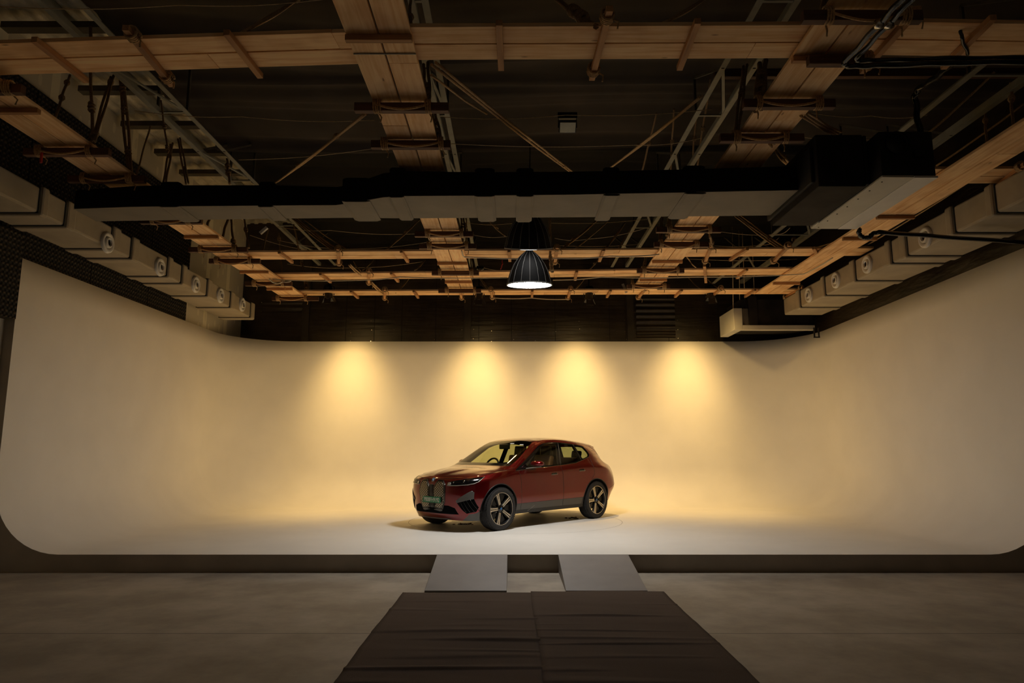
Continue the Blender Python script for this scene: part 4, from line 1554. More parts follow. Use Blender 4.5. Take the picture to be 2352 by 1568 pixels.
FL = np.array([1, -1, 1])
rows_d = [dense(r, NU, np.array(r[1]) * FL, np.array(r[-2]) * FL) for r in NET]
rows_d = np.array(rows_d)                       # rows x columns x 3
cols_d = []
for c in range(rows_d.shape[1]):
    P = rows_d[:, c, :]
    cols_d.append(dense(P, NV, None, P[-2] * FL))
SURF = np.array(cols_d)                          # columns x rows x 3
SURF[:, :, 1] = np.maximum(SURF[:, :, 1], 0)
SURF[0, :, 1] = 0
SURF[-1, :, 1] = 0
SURF[:, -1, 1] = 0

# two raised ridges run from the badge over the bonnet
for i in range(SURF.shape[0]):
    for j in range(int(4.6 * NV), int(7 * NV)):
        x, y, z = SURF[i, j]
        if i < 4.2 * NU:
            t_ = (x - .1) / 1.05
            if 0 < t_ < 1:
                y0 = .10 + .36 * t_
                SURF[i, j, 2] += .020 * math.sin(PI * min(1, t_ * 1.15) ** .7) * (1 / (1 + math.exp((y - y0) / .022))) * (1 - .55 * t_)
bm = bmesh.new()
lu = bm.faces.layers.int.new('u')
lv = bm.faces.layers.int.new('v')
V = [[bm.verts.new(SURF[i, j]) for j in range(SURF.shape[1])] for i in range(SURF.shape[0])]
for i in range(SURF.shape[0] - 1):
    for j in range(SURF.shape[1] - 1):
        vs = []
        for v in (V[i][j], V[i + 1][j], V[i + 1][j + 1], V[i][j + 1]):
            if all((v.co - w.co).length > 1e-5 for w in vs):
                vs.append(v)
        if len(vs) >= 3:
            f = bm.faces.new(vs)
            f[lu] = i
            f[lv] = j
            f.smooth = True
bmesh.ops.remove_doubles(bm, verts=bm.verts, dist=1e-5)
bmesh.ops.recalc_face_normals(bm, faces=bm.faces)
if sum((f.normal.y for f in bm.faces if f.calc_center_median().y > .8)) < 0:
    bmesh.ops.reverse_faces(bm, faces=bm.faces)
BASE = BVHTree.FromBMesh(bm)
BASE_V = [v.co.copy() for v in bm.verts]


def cut(poly, pred):
    """score the body along a side-view outline (x, z)"""
    n = len(poly)
    xs = [p[0] for p in poly]
    zs = [p[1] for p in poly]
    for i in range(n):
        (xa, za), (xb, zb) = poly[i], poly[(i + 1) % n]
        geom = []
        for f in bm.faces:
            c = f.calc_center_median()
            if min(xs) - .12 < c.x < max(xs) + .12 and min(zs) - .12 < c.z < max(zs) + .12 and pred(f, c):
                geom.append(f)
        ed = {e for f in geom for e in f.edges}
        vv = {v for f in geom for v in f.verts}
        bmesh.ops.bisect_plane(bm, geom=list(geom) + list(ed) + list(vv), plane_co=(xa, 0, za), plane_no=(zb - za, 0, -(xb - xa)), dist=1e-5)


def inpoly(x, z, poly):
    ins = False
    n = len(poly)
    for i in range(n):
        (xa, za), (xb, zb) = poly[i], poly[(i + 1) % n]
        if (za > z) != (zb > z) and x < (xb - xa) * (z - za) / (zb - za) + xa:
            ins = not ins
    return ins


side = lambda f, c: f[lv] < 5.6 * NV and c.y > .45 and f[lu] > 3.2 * NU
glassband = lambda f, c: f[lu] >= 4 * NU - 1 and f[lu] < 14.6 * NU and 4.2 * NV < f[lv] < 9 * NV and c.y > .5
WZC = .395
arch = lambda cx, r: [(cx + r * math.cos(k * 2 * PI / 40), WZC + r * math.sin(k * 2 * PI / 40)) for k in range(40)]
ARF, ARR = arch(.873, .452), arch(3.873, .452)
DLO = [(1.33, 1.078), (1.9, 1.112), (2.72, 1.152), (3.26, 1.19), (3.54, 1.25), (3.80, 1.315), (3.87, 1.36), (3.86, 1.43), (3.775, 1.545),
       (3.46, 1.585), (3.1, 1.618), (2.8, 1.632), (2.55, 1.628), (2.38, 1.605), (2.2, 1.55)]
WIN = [
    ('front_door_window', [(1.68, 1.135), (2.68, 1.172), (2.79, 1.602), (2.55, 1.600), (2.40, 1.575), (2.24, 1.525)]),
    ('rear_door_window', [(2.80, 1.178), (3.24, 1.212), (3.44, 1.25), (3.36, 1.568), (3.1, 1.592), (2.90, 1.606)]),
    ('quarter_window', [(3.56, 1.275), (3.78, 1.33), (3.835, 1.37), (3.83, 1.42), (3.74, 1.53), (3.43, 1.56)]),
]
CLAD = [(1.30, .33), (3.46, .33), (3.46, .475), (1.30, .455)]
CORN = [(.225, .18), (.66, .18), (.66, .425), (.474, .41), (.34, .335), (.255, .325)]

for poly, pr in ((ARF, side), (ARR, side), (CLAD, side), (CORN, lambda f, c: c.y > .5 and c.x < .8 and f[lv] < 3 * NV), (DLO, glassband)):
    cut(poly, pr)
for nm, poly in WIN:
    cut(poly, glassband)
cut([(1.45, .2), (1.45, .36), (1.42, 1.2)], side)
cut([(2.745, .3), (2.745, 1.25), (2.74, 1.6)], side)

region = {}
for f in bm.faces:
    c = f.calc_center_median()
    u, v = f[lu] / NU, f[lv] / NV
    r = 'body'
    if side(f, c) and (inpoly(c.x, c.z, ARF) or inpoly(c.x, c.z, ARR)):
        r = 'drop'
    elif 7 <= v < 8 and u < 3:
        r = 'windscreen'
        if v < 7.14 or v > 7.86 or u > 2.86:
            r = 'screen_border'
    elif 7 <= v < 8 and u >= 15.0:
        r = 'tailgate_window' if 7.1 < v < 7.9 and u > 15.1 else 'tailgate_border'
    elif glassband(f, c) and inpoly(c.x, c.z, DLO):
        r = 'window_trim'
        for nm, poly in WIN:
            if inpoly(c.x, c.z, poly):
                r = nm
    elif v >= 8 and 2.50 < c.x < 3.55 and False:
        r = 'roof'
    elif v >= 8:
        r = 'roof'
    elif 5 <= v < 7 and u < 4.6 and c.x < 1.4:
        r = 'bonnet'
    elif side(f, c) and v < 5 and c.y > .6 and inpoly(c.x, c.z, CLAD):
        r = 'sill_cladding'
    elif side(f, c) and v < 3 and c.y > .6 and c.z < .335 and 1.2 < c.x < 3.6:
        r = 'sill'
    elif c.y > .5 and v < 3 and c.x < .7 and inpoly(c.x, c.z, CORN):
        r = 'corner_cladding'
    elif side(f, c) and v < 7.01 and 1.45 < c.x < 2.745 and c.z > .33:
        r = 'front_door'
    elif side(f, c) and v < 7.01 and 2.745 < c.x < 3.83 and c.z > .33:
        r = 'rear_door'
    region.setdefault(r, []).append(f)


def shell(faces, mirror=True, both=True, off=0.):
    """new bmesh from some faces; both = left and right half together"""
    nb = bmesh.new()
    for sgn in ((1, -1) if both else ((-1,) if mirror else (1,))):
        mp = {}
        for f in faces:
            vs = []
            for v in f.verts:
                if v not in mp:
                    co = v.co + v.normal * off
                    mp[v] = nb.verts.new((co.x, co.y * sgn, co.z))
                vs.append(mp[v])
            try:
                g = nb.faces.new(vs if sgn > 0 else vs[::-1])
                g.smooth = True
            except ValueError:
                pass
    bmesh.ops.remove_doubles(nb, verts=nb.verts, dist=1e-5)
    return nb


def from_bm(nb, name, m, parent=CAR, thick=0.):
    me = bpy.data.meshes.new(name)
    nb.to_mesh(me)
    nb.free()
    me.materials.append(m)
    o = bpy.data.objects.new(name, me)
    COL.objects.link(o)
    o.parent = parent
    if thick:
        s = o.modifiers.new('thick', 'SOLIDIFY')
        s.thickness = thick
        s.offset = -1
    return o


bm.normal_update()
# one continuous smooth-normal source for the joins: shells keep shared edges, so shading stays even
body = from_bm(shell(region['body']), 'body_shell', M['paint'])
from_bm(shell(region['roof']), 'roof_panel', M['paint'])
from_bm(shell(region['bonnet']), 'bonnet', M['paint'])
from_bm(shell(region['windscreen']), 'windscreen', M['glass'])
from_bm(shell(region['screen_border']), 'windscreen_surround', M['gloss'])
from_bm(shell(region['tailgate_border']), 'tailgate_surround', M['gloss'])
from_bm(shell(region['tailgate_window']), 'tailgate_window', M['glassdark'])
parts = {}
for s in (1, -1):
    for nm, m in (('front_door', 'paint'), ('rear_door', 'paint'), ('window_trim', 'gloss'), ('front_door_window', 'glass'),
                  ('rear_door_window', 'glassdark'), ('quarter_window', 'glassdark'), ('sill_cladding', 'clad'), ('sill', 'trimdark'), ('corner_cladding', 'clad')):
        if nm in region:
            par = CAR
            if nm == 'front_door_window':
                par = parts[('front_door', s)]
            if nm == 'rear_door_window':
                par = parts[('rear_door', s)]
            parts[(nm, s)] = from_bm(shell(region[nm], s < 0, False), nm, M[m], par)
# trim inside, so that no red shows through the glass
ins = [f for k in ('body', 'front_door', 'rear_door', 'roof', 'window_trim') for f in region.get(k, []) if f.calc_center_median().x > 1.3]
from_bm(shell(ins, off=-.03), 'interior_lining', M['interior'])


def drape(side_, pts2, off, plane='xz'):
    """points laid on the body: plane xz from the side, yz from the front or the back"""
    out = []
    for p in pts2:
        if plane == 'xz':
            h = BASE.ray_cast(Vector((p[0], 2, p[1])), Vector((0, -1, 0)))
        elif plane == 'yz':
            h = BASE.ray_cast(Vector((-2, abs(p[0]), p[1])), Vector((1, 0, 0)))
        elif plane == 'xy':
            h = BASE.ray_cast(Vector((p[0], abs(p[1]), 3)), Vector((0, 0, -1)))
        else:
            h = BASE.ray_cast(Vector((7, abs(p[0]), p[1])), Vector((-1, 0, 0)))
        if h[0] is None:
            n = BASE.find_nearest(Vector((p[0], .9, p[1])) if plane == 'xz' else Vector((.1 if plane == 'yz' else 4.9, abs(p[0]), p[1])))
            h = n
        nrm = h[1]
        if nrm.dot(Vector((0, 1, 0)) if plane == 'xz' else (Vector((-1, 0, 0)) if plane == 'yz' else (Vector((0, 0, 1)) if plane == 'xy' else Vector((1, 0, 0))))) < 0:
            nrm = -nrm
        c = h[0] + nrm * off
        sg = side_ if plane in ('xz',) else (1 if p[0] >= 0 else -1)
        if plane == 'xy':
            sg = 1 if p[1] >= 0 else -1
        out.append(Vector((c.x, c.y * sg, c.z)))
    return out


def patch(name, m, polys, plane, side_=1, off=.004, thick=.004, res=.02, parent=CAR, depth=0.):
    """convex outlines filled with a fine grid, laid on the body"""
    nb = bmesh.new()
    for poly in polys:
        xs = [p[0] for p in poly]
        zs = [p[1] for p in poly]
        g = bmesh.new()
        nx = max(2, int((max(xs) - min(xs)) / res))
        nz = max(2, int((max(zs) - min(zs)) / res))
        vv = [[g.verts.new((min(xs) + (max(xs) - min(xs)) * i / nx, 0, min(zs) + (max(zs) - min(zs)) * j / nz)) for j in range(nz + 1)] for i in range(nx + 1)]
        for i in range(nx):
            for j in range(nz):
                g.faces.new((vv[i][j], vv[i + 1][j], vv[i + 1][j + 1], vv[i][j + 1]))
        cx = sum(xs) / len(xs)
        cz = sum(zs) / len(zs)
        n = len(poly)
        for i in range(n):
            (xa, za), (xb, zb) = poly[i], poly[(i + 1) % n]
            no = Vector((zb - za, 0, -(xb - xa)))
            if no.dot(Vector((cx - xa, 0, cz - za))) > 0:
                no = -no
            bmesh.ops.bisect_plane(g, geom=list(g.faces) + list(g.edges) + list(g.verts), plane_co=(xa, 0, za), plane_no=no, clear_outer=True, dist=1e-6)
        mp = {}
        pts = drape(side_, [(v.co.x, v.co.z) for v in g.verts], off, plane)
        for v, p in zip(g.verts, pts):
            mp[v] = nb.verts.new(p)
        for f in g.faces:
            q = nb.faces.new([mp[v] for v in f.verts])
            q.smooth = True
        g.free()
    bmesh.ops.remove_doubles(nb, verts=nb.verts, dist=1e-5)
    bmesh.ops.recalc_face_normals(nb, faces=nb.faces)
    ref = {'yz': Vector((-1, 0, 0)), 'xz': Vector((0, side_, 0)), 'xy': Vector((0, 0, 1))}.get(plane, Vector((1, 0, 0)))
    if sum((f.normal.dot(ref) for f in nb.faces)) < 0:
        bmesh.ops.reverse_faces(nb, faces=nb.faces)
    return from_bm(nb, name, m, parent, thick)


def line(name, m, pts, plane, side_=1, r=.004, off=0., parent=CAR, close=False):
    P = []
    pp = list(pts) + ([pts[0]] if close else [])
    for i in range(len(pp) - 1):
        n = max(2, int(math.dist(pp[i], pp[i + 1]) / .03))
        for k in range(n + (1 if i == len(pp) - 2 else 0)):
            P.append((pp[i][0] + (pp[i + 1][0] - pp[i][0]) * k / n, pp[i][1] + (pp[i + 1][1] - pp[i][1]) * k / n))
    return MB().tube(drape(side_, P, off, plane), r, 6).build(name, m, parent)


# shut lines
for s in (1, -1):
    line('door_gap', M['trimdark'], [(1.46, .34), (1.445, .9), (1.42, 1.075)], 'xz', s, .0035)
    line('door_gap', M['trimdark'], [(2.745, .34), (2.745, 1.15)], 'xz', s, .0035)
    line('door_gap', M['trimdark'], [(3.37, .34), (3.42, .50)], 'xz', s, .0035)
    line('door_gap', M['trimdark'], [(3.70, .84), (3.80, .95), (3.82, 1.31)], 'xz', s, .0035)
    line('cladding_edge', M['trimdark'], [(1.32, .457), (3.45, .477)], 'xz', s, .003)
    line('cladding_edge', M['trimdark'], [(1.31, .335), (3.47, .335)], 'xz', s, .004)
    line('window_strip', M['bronze'], [(1.36, 1.078), (1.9, 1.11), (2.72, 1.15), (3.26, 1.188), (3.54, 1.248), (3.80, 1.312)], 'xz', s, .003, .001)
    line('window_strip', M['bronze'], [(2.76, 1.165), (2.86, 1.62)], 'xz', s, .003, .002)
    line('window_strip', M['bronze'], [(3.50, 1.255), (3.395, 1.585)], 'xz', s, .003, .002)
    line('bonnet_gap', M['trimdark'], [(.45, 1.005), (.75, 1.05), (1.1, 1.098), (1.35, 1.12)], 'xz', s, .0025)
    # flush door handles
    for (x, z, nm) in ((2.47, .985, 'front_door'), (3.39, 1.035, 'rear_door')):
        hnd = patch('door_handle', M['gloss'], [[(x - .095, z - .012), (x - .08, z + .024), (x + .085, z + .03), (x + .095, z - .004)]], 'xz', s, .003, .004, .02, parts[(nm, s)])
        line('handle_rim', M['silver'], [(x - .1, z - .016), (x + .095, z - .010), (x + .1, z + .002)], 'xz', s, .003, .004, hnd)
    # slanting blade line in the rocker
    line('rocker_crease', M['silver'], [(1.66, .30), (1.76, .345), (1.86, .40)], 'xz', s, .002)

# front
for s in (1, -1):
    K = [(s * .045, .45), (s * .065, .415), (s * .20, .385), (s * .285, .395), (s * .345, .53), (s * .372, .70), (s * .355, .84), (s * .29, .925), (s * .15, .93), (s * .06, .80)]
    def inset(P, d):
        cx = sum(p[0] for p in P) / len(P)
        cz = sum(p[1] for p in P) / len(P)
        return [(p[0] + (cx - p[0]) * d, p[1] + (cz - p[1]) * d * .6) for p in P]
    fr_ = patch('grille_frame', M['gloss'], [K], 'yz', 1, .006, .008)
    gm = patch('grille_mesh', None or M['trimdark'], [inset(K, .2)], 'yz', 1, .012, .003, .015, fr_)
    gm.data.materials.clear()
    gm.data.materials.append(M.setdefault('grille', None) or M['trimdark'])
    line('grille_edge', M['bronze'], inset(K, .06), 'yz', 1, .0025, .012, fr_, True)
    # lower lip of the kidneys
    patch('grille_lip', M['clad'], [[(s * .06, .385), (s * .21, .36), (s * .27, .372), (s * .285, .42), (s * .2, .41), (s * .06, .44)]], 'yz', 1, .014, .003, .02, fr_)
    # head lamps
    H = [(s * .395, .832), (s * .40, .89), (s * .875, .984), (s * .888, .945), (s * .882, .90), (s * .85, .872), (s * .78, .852), (s * .60, .836)]
    hl = patch('headlamp', M['gloss'], [H], 'yz', 1, .006, .004, .012)
    line('light_strip', M['silver'], [(s * .40, .830), (s * .60, .834), (s * .78, .850), (s * .85, .870), (s * .884, .90), (s * .889, .945), (s * .878, .984)], 'yz', 1, .006, .008, hl)
    patch('lamp_reflector', M['silver'], [[(s * .41, .842), (s * .485, .845), (s * .47, .885), (s * .42, .885)]], 'yz', 1, .011, .002, .015, hl)
    patch('lamp_lens', M['chrome'], [[(s * .52, .875), (s * .535, .875), (s * .535, .90), (s * .52, .895)]], 'yz', 1, .011, .002, .01, hl)
    patch('lamp_lens', M['chrome'], [[(s * .70, .89), (s * .715, .89), (s * .715, .925), (s * .70, .92)]], 'yz', 1, .011, .002, .01, hl)
    # air curtain at the bumper corner: grey blade above black ribbed pocket
    patch('corner_blade', M['clad'], [[(s * .585, .565), (s * .835, .745), (s * .862, .715), (s * .857, .60), (s * .60, .525)]], 'yz', 1, .010, .006, .015)
    pk = patch('corner_intake', M['void'], [[(s * .60, .53), (s * .858, .60), (s * .885, .445), (s * .85, .37), (s * .735, .335), (s * .68, .40)]], 'yz', 1, .004, .005, .015)
    for k in range(4):
        y = s * (.665 + k * .05)
        line('intake_rib', M['gloss'], [(y, .55 + k * .012), (y + s * .07, .36)], 'yz', 1, .005, .006, pk)
# centre bar and lower intake
patch('grille_bar', M['gloss'], [[(-.052, .42), (.052, .42), (.052, .84), (-.052, .84)]], 'yz', 1, .010, .006, .02)
patch('lower_intake', M['void'], [[(-.60, .318), (.60, .318), (.55, .43), (.42, .47), (-.42, .47), (-.55, .43)]], 'yz', 1, .004, .004, .025)
patch('bumper_lip', M['clad'], [[(-.42, .213), (.42, .213), (.36, .232), (-.36, .232)]], 'yz', 1, .006, .006, .03)
line('bonnet_gap', M['trimdark'], [(-.70, .965), (-.40, .955), (-.12, .945), (0, .905), (.12, .945), (.40, .955), (.70, .965)], 'yz', 1, .003, .001)

# grille mesh: rows of small raised studs
t = NT('grille_pattern')
tc = t.n('ShaderNodeTexCoord')
sx = t.n('ShaderNodeSeparateXYZ')
t.l(tc, 'Object', sx, 'Vector')
def mth_(op, a, b=None, va=None):
    n_ = t.n('ShaderNodeMath', _operation=op)
    t.l(a[0], a[1], n_, 0)
    if b is not None:
        t.l(b[0], b[1], n_, 1)
    elif va is not None:
        n_.inputs[1].default_value = va
    return (n_, 0)


zz = mth_('MULTIPLY', (sx, 'Z'), va=1 / .0235)
rowi = mth_('FLOOR', zz)
fz = mth_('FRACT', zz)
par = mth_('MODULO', rowi, va=2.0)
half = mth_('MULTIPLY', par, va=.5)
yy = mth_('ADD', mth_('MULTIPLY', (sx, 'Y'), va=1 / .062), half)
fy = mth_('FRACT', mth_('ADD', yy, va=20.0))
# little tapering dashes: widest at the top of each row
lim = mth_('MULTIPLY_ADD', fz, va=.35)
lim[0].inputs[2].default_value = .30
on1 = mth_('LESS_THAN', mth_('ABSOLUTE', mth_('SUBTRACT', fy, va=.5)), mth_('MULTIPLY', lim, va=.62))
on2 = mth_('GREATER_THAN', fz, va=.42)
pr = mth_('MULTIPLY', on1, on2)[0]
mx = t.n('ShaderNodeMix', _data_type='RGBA')
mx.inputs[6].default_value = rgb('0c0b0a') + (1,)
mx.inputs[7].default_value = rgb('c2b8a0') + (1,)
t.l(pr, 0, mx, 0)
t.l(mx, 2, t.b, 'Base Color')
t.l(pr, 0, t.b, 'Metallic')
t.p(Roughness=.35)
bp = t.n('ShaderNodeBump', Strength=.6, Distance=.008)
t.l(pr, 0, bp, 'Height')
t.l(bp, 'Normal', t.b, 'Normal')
for o in bpy.data.objects:
    if o.name.startswith('grille_mesh'):
        o.data.materials.clear()
        o.data.materials.append(t.m)

# number plate
NPX = drape(1, [(0, .57)], .0, 'yz')[0].x - .03
pl = MB().box((0, 0, 0), (.012, .50, .112)).build('number_plate', M['plate'], CAR, .004)
pl.location = (NPX, -.03, .565)
pl.rotation_euler = (0, .02, 0)
pl['label'] = 'green number plate'


def text(s, size, m, parent, loc, rot, name, sx_=1., bold=0.):
    cu = bpy.data.curves.new('lettering', 'FONT')
    cu.body = s
    cu.size = size
    cu.align_x = 'CENTER'
    cu.align_y = 'CENTER'
    cu.extrude = .001
    cu.offset = bold
    tmp = bpy.data.objects.new('lettering_tmp', cu)
    COL.objects.link(tmp)
    bpy.context.view_layer.update()
    me = bpy.data.meshes.new_from_object(tmp.evaluated_get(bpy.context.evaluated_depsgraph_get()))
    bpy.data.objects.remove(tmp)
    bpy.data.curves.remove(cu)
    me.transform(Matrix.Diagonal((sx_, 1, 1, 1)))
    o = bpy.data.objects.new(name, me)
    COL.objects.link(o)
    me.materials.clear()
    me.materials.append(m)
    o.parent = parent
    o.location = loc
    o.rotation_euler = rot
    return o


TR = (PI / 2, 0, -PI / 2)
text('PB08FH9192', .104, M['plateink'], pl, (-.0075, -.012, -.004), TR, 'plate_number', .80, .0016)
text('IND', .018, M['plateink'], pl, (-.0075, .226, .036), TR, 'plate_country', .8)
MB().box((0, 0, 0), (.03, .12, .05)).build('plate_bracket', M['trimdark'], pl).location = (.02, 0, -.08)

# round badge on the nose: ring, blue and white quarters
bp_ = drape(1, [(0, .925)], .004, 'yz')[0]
badge = MB().lathe([(.0, .002), (.041, .004), (.045, .003), (.045, -.004)], 32).build('badge', M['gloss'], CAR)
badge.location = bp_
badge.rotation_euler = (0, math.radians(-62), 0)
MB().lathe([(.039, .0045), (.042, .007), (.0455, .005), (.0455, .0)], 32).build('badge_ring', M['chrome'], badge)
blue = mat('badge_blue', '2f6fae', .3)
white = mat('badge_white', 'd8dce0', .3)
for k in range(4):
    mb = MB()
    vs = [mb.bm.verts.new((0, 0, .0055))] + [mb.bm.verts.new((.027 * math.cos(k * PI / 2 + a * PI / 16), .027 * math.sin(k * PI / 2 + a * PI / 16), .0055)) for a in range(9)]
    mb.bm.faces.new(vs)
    mb.build('badge_quarter', blue if k % 2 else white, badge)

# mirrors
for s in (1, -1):
    mb = MB()
    mb.grid(lambda a, b: Vector((
        1.775 + .045 * (.5 - .5 * math.cos(PI * b)) + .085 * math.cos(2 * PI * a) * math.sin(PI * b) ** .8 * (1.12 if math.cos(2 * PI * a) < 0 else 1.0),
        s * (1.06 - .135 * math.cos(PI * b)),
        1.195 + .070 * math.sin(2 * PI * a) * math.sin(PI * b) ** .6 * (1.0 if math.sin(2 * PI * a) > 0 else .6) + .008 * b)), 28, 16)
    bmesh.ops.remove_doubles(mb.bm, verts=mb.bm.verts, dist=1e-5)
    mir = mb.build('door_mirror', M['paint'], CAR, smooth=True)
    MB().grid(lambda a, b: Vector((1.862 + .03 * a, s * (.965 + .205 * a), 1.16 + .08 * b)), 2, 2).build('mirror_glass', M['chrome'], mir)
    MB().bar((1.66, s * .895, 1.115), (1.82, s * 1.15, 1.150), .05, .014).build('mirror_foot', M['silver'], mir, .004)

# tail lamps (thin strips round the corner)
for s in (1, -1):
    patch('tail_lamp', mat('tail_lamp_red', '7a1512', .25), [[(s * .42, 1.03), (s * .70, 1.04), (s * .84, 1.075), (s * .84, 1.045), (s * .70, 1.005), (s * .42, 1.0)]], 'back', 1, .005, .004, .02)
# spoiler above the rear window
mb = MB()
rings = []
for i in range(17):
    y = -.56 + 1.12 * i / 16
    k = 1 - (abs(y) / .56) ** 2.5
    zt = 1.567 + .012 * k
    sp = [Vector((4.20, y, zt + .006)), Vector((4.34 + .08 * k, y, zt - .035)), Vector((4.345 + .08 * k, y, zt - .052)), Vector((4.22, y, zt - .05))]
    rings.append([mb.bm.verts.new(q) for q in sp])
for i in range(16):
    for k in range(4):
        mb.bm.faces.new((rings[i][k], rings[i][(k + 1) % 4], rings[i + 1][(k + 1) % 4], rings[i + 1][k]))
mb.bm.faces.new(rings[0]); mb.bm.faces.new(rings[-1][::-1])
mb.build('roof_spoiler', M['paint'], CAR, .006, True)
# panel gaps at the rear pillar
for s in (1, -1):
    line('tailgate_gap', M['trimdark'], [(4.04, 1.56), (4.24, 1.44), (4.44, 1.29)], 'xz', s, .003)
    line('pillar_gap', M['trimdark'], [(3.92, 1.44), (4.18, 1.45)], 'xz', s, .0025)
    line('pillar_gap', M['trimdark'], [(3.93, 1.37), (4.28, 1.375)], 'xz', s, .0025)
    line('bumper_gap', M['trimdark'], [(4.34, .62), (4.6, .70), (4.75, .74)], 'xz', s, .003)

# underbody, wheel housings
MB().box((2.4, 0, .30), (3.0, 1.60, .10)).build('underbody', M['trimdark'], CAR, .02)
MB().box((.62, 0, .33), (.6, 1.0, .16)).build('underbody', M['trimdark'], CAR, .02)
MB().box((4.3, 0, .42), (.75, 1.1, .16)).build('underbody', M['trimdark'], CAR, .02)
for cx in (.873, 3.873):
    for s in (1, -1):
        mtx = Matrix.Translation((cx, 0, WZC)) @ Matrix.Rotation(PI / 2, 4, 'X')
        mb = MB()
        mb.lathe([(.0, -s * .52), (.45, -s * .52), (.455, -s * .93)], 32, mtx @ Matrix.Rotation(-.12, 4, 'Z'), arc=PI + .24)
        mb.build('wheel_housing', M['trimdark'], CAR)
        # black lip of the arch
        line('arch_lip', M['trimdark'], [(cx + .455 * math.cos(a), WZC + .455 * math.sin(a)) for a in [k * PI / 24 - .18 for k in range(33)] if -.2 < a < PI + .2 and WZC + .455 * math.sin(a) > .31], 'xz', s, .010, -.004)


# wheels
def wheel(cx, s):
    w = empty('wheel', None, None, (0, 0, 0))
    w.parent = CAR
    w.location = (cx + (.012 if cx < 2 else 0), s * .858, WZC)
    w.rotation_euler = (0, .35 * s, 0)
    R = Matrix.Rotation(-s * PI / 2, 4, 'X')   # local +z points out of the car
    ty = MB()
    prof = [(.30, -.125), (.335, -.128), (.37, -.12), (.388, -.10), (.395, -.06), (.395, .06), (.388, .10), (.37, .12), (.335, .128), (.305, .122), (.30, .10)]
    ty.lathe(prof, 64, R)
    tyre = ty.build('tyre', M['rubber'], w)
    # tread blocks
    tb = MB()
    for k in range(72):
        a = k * 2 * PI / 72
        for (h, wd, sh) in ((-.098, .038, .0), (-.05, .036, .03), (0, .034, .0), (.05, .036, .03), (.098, .038, .0)):
            m = R @ Matrix.Rotation(a + sh, 4, 'Z') @ Matrix.Translation((.3935 - (.008 if abs(h) > .09 else 0), 0, h)) @ Matrix.Diagonal((.012, .024, wd, 1))
            bmesh.ops.create_cube(tb.bm, size=1, matrix=m)
    o = tb.build('tread', M['rubber'], tyre)
    o['kind'] = 'stuff'
    rim = MB()
    rim.lathe([(.30, .10), (.302, .118), (.294, .122), (.286, .112), (.275, .06), (.27, -.10), (.30, -.12)], 64, R)
    ro = rim.build('rim', M['darkalloy'], w)
    MB().lathe([(.2985, .1185), (.2945, .1235), (.289, .120)], 64, R).build('rim_edge', M['alloy'], ro)
    # five twin spokes, dark web with bright faces
    for k in range(5):
        A = R @ Matrix.Rotation(k * 2 * PI / 5 + PI / 2, 4, 'Z')
        web = MB()
        web.prism([(.05, -.035), (.29, -.055), (.29, .055), (.05, .035)], 2, .055, .088)
        web.bm.transform(A)
        wo = web.build('spoke', M['darkalloy'], ro, .004)
        for q in (-1, 1):
            fa = MB()
            pts = [(.075, q * .006), (.19, q * .007), (.287, q * .010), (.290, q * .040), (.24, q * .030), (.14, q * .024), (.075, q * .024)]
            lo = [fa.bm.verts.new((x, y, .084 + .020 * x)) for x, y in pts]
            hi = [fa.bm.verts.new((x, y, .092 + .062 * x)) for x, y in pts]
            fa.bm.faces.new(lo); fa.bm.faces.new(hi[::-1])
            for i in range(len(pts)):
                fa.bm.faces.new((lo[i], lo[(i + 1) % len(pts)], hi[(i + 1) % len(pts)], hi[i]))
            fa.bm.transform(A)
            fa.build('spoke_face', M['alloy'], ro)
        B = R @ Matrix.Rotation(k * 2 * PI / 5 + PI / 2 + PI / 5, 4, 'Z')
        ins_ = MB()
        ins_.prism([(.09, -.02), (.27, -.075), (.285, -.06), (.285, .06), (.27, .075), (.09, .02), (.15, 0)], 2, .045, .065)
        ins_.bm.transform(B)
        ins_.build('aero_insert', M['darkalloy'], ro, .004)
    hub = MB().lathe([(0, .108), (.034, .106), (.04, .1), (.06, .092), (.075, .07), (.075, .03)], 28, R)
    hub.build('hub_cap', M['gloss'], w)
    MB().lathe([(.0, .1095), (.02, .1085), (.022, .107)], 20, R).build('hub_badge', blue, w)
    MB().lathe([(.0, -.01), (.19, -.01), (.19, .0), (.0, .0)], 36, R).build('brake_disc', M['silver'], w)
    return w


for cx in (.873, 3.873):
    for s in (1, -1):
        wheel(cx, s)

# cabin
MB().box((1.62, 0, .98), (.55, 1.56, .22)).build('dashboard', M['trimdark'], CAR, .05)
MB().box((1.42, 0, 1.10), (.30, 1.40, .05)).build('dashboard_top', M['trimdark'], CAR, .02)
MB().box((2.6, 0, .45), (2.8, 1.5, .06)).build('cabin_floor', M['interior'], CAR)
MB().lathe([(.160, 0), (.166, .014), (.180, .020), (.194, .014), (.20, 0), (.194, -.014), (.18, -.02), (.166, -.014), (.160, 0)], 36).build('steering_wheel', M['trimdark'], CAR)
st = bpy.data.objects['steering_wheel']
st.location = (1.98, .38, 1.125)
st.rotation_euler = (0, -1.15, 0)
MB().bar((0, -.165, 0), (0, .165, 0), .05, .02).build('wheel_spoke', M['trimdark'], st)


def rbox(mb, c, s, r=.05, rot=None):
    b = bmesh.new()
    bmesh.ops.create_cube(b, size=1, matrix=Matrix.Diagonal((s[0], s[1], s[2], 1)))
    bmesh.ops.bevel(b, geom=list(b.edges), offset=r, segments=3, affect='EDGES', profile=.6)
    m = Matrix.Translation(c)
    if rot:
        m = m @ rot
    b.transform(m)
    me = bpy.data.meshes.new('t')
    b.to_mesh(me)
    b.free()
    mb.bm.from_mesh(me)
    bpy.data.meshes.remove(me)


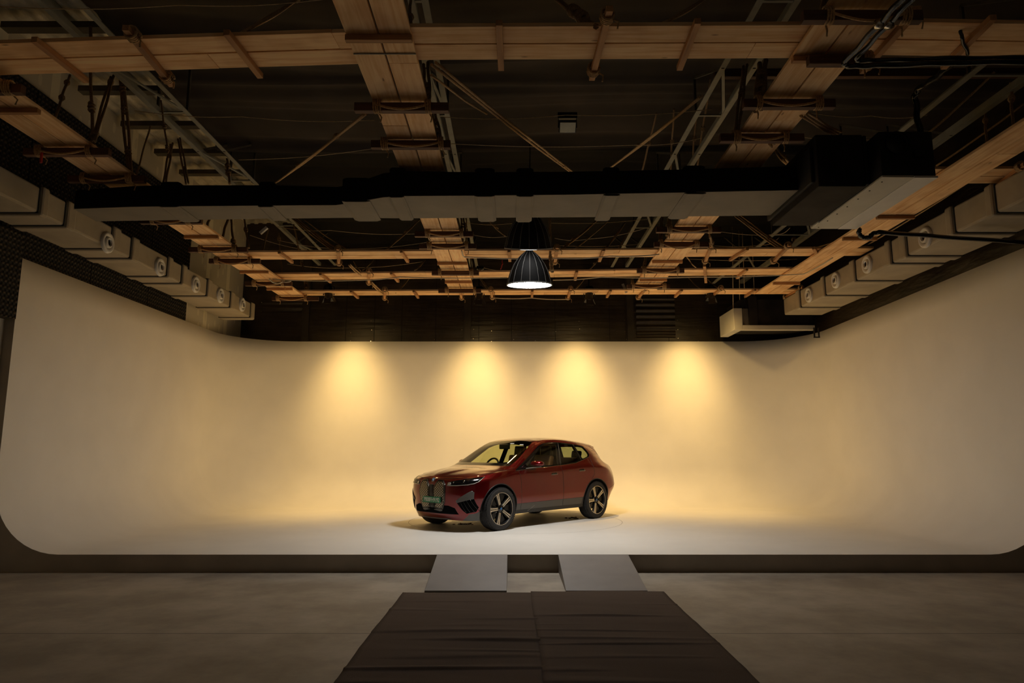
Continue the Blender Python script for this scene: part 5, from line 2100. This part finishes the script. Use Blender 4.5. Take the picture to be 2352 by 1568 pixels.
for s in (1, -1):
    mb = MB()
    rbox(mb, (2.40, s * .38, .72), (.52, .50, .16))
    seat = mb.build('front_seat', M['seat'], CAR, smooth=True)
    mb = MB()
    rbox(mb, (2.74, s * .38, 1.04), (.13, .48, .64), .055, Matrix.Rotation(.24, 4, 'Y'))
    mb.build('seat_back', M['seat'], seat, smooth=True)
    mb = MB()
    rbox(mb, (2.86, s * .38, 1.43), (.10, .27, .24), .045, Matrix.Rotation(.15, 4, 'Y'))
    mb.build('head_rest', M['trimdark'], seat, smooth=True)
mb = MB()
rbox(mb, (3.42, 0, .74), (.5, 1.3, .16))
rs = mb.build('rear_seat', M['seat'], CAR, smooth=True)
mb = MB()
rbox(mb, (3.76, 0, 1.02), (.14, 1.28, .56), .05, Matrix.Rotation(.3, 4, 'Y'))
mb.build('seat_back', M['seat'], rs, smooth=True)
for y in (-.42, .42):
    mb = MB()
    rbox(mb, (3.88, y, 1.36), (.09, .25, .17), .04, Matrix.Rotation(.2, 4, 'Y'))
    mb.build('head_rest', M['trimdark'], rs, smooth=True)
MB().box((1.98, .0, 1.535), (.07, .26, .10)).build('rear_view_mirror', M['trimdark'], CAR, .015)
# stickers on the screen
for (y, z0, nm) in ((-.20, 1.600, 'screen_sticker'), (-.48, 1.575, 'screen_sticker')):
    h = BASE.ray_cast(Vector((-2, abs(y), z0)), Vector((1, 0, 0)))
    o = MB().box((0, 0, 0), (.004, .10, .03)).build(nm, M['ring'], CAR)
    o.location = (h[0].x - .003, y, z0)
    o.rotation_euler = (0, math.radians(62), 0)
bm.free()
EXPO = 0.97

# ------------------------------------------------------------------ light balance and look
wd = bpy.data.worlds.new('world')
S.world = wd
wd.use_nodes = True
wd.node_tree.nodes['Background'].inputs['Color'].default_value = (1, .78, .55, 1)
wd.node_tree.nodes['Background'].inputs['Strength'].default_value = .02
S.view_settings.view_transform = 'Standard'
S.view_settings.look = 'None'
S.view_settings.gamma = 1
S.view_settings.use_curve_mapping = False
S.view_settings.exposure = EXPO
S.cycles.use_denoising = True
S.cycles.max_bounces = 10
S.cycles.diffuse_bounces = 6
S.cycles.glossy_bounces = 4
S.cycles.transparent_max_bounces = 12
S.cycles.sample_clamp_indirect = 8
S.cycles.caustics_reflective = False
S.cycles.caustics_refractive = False
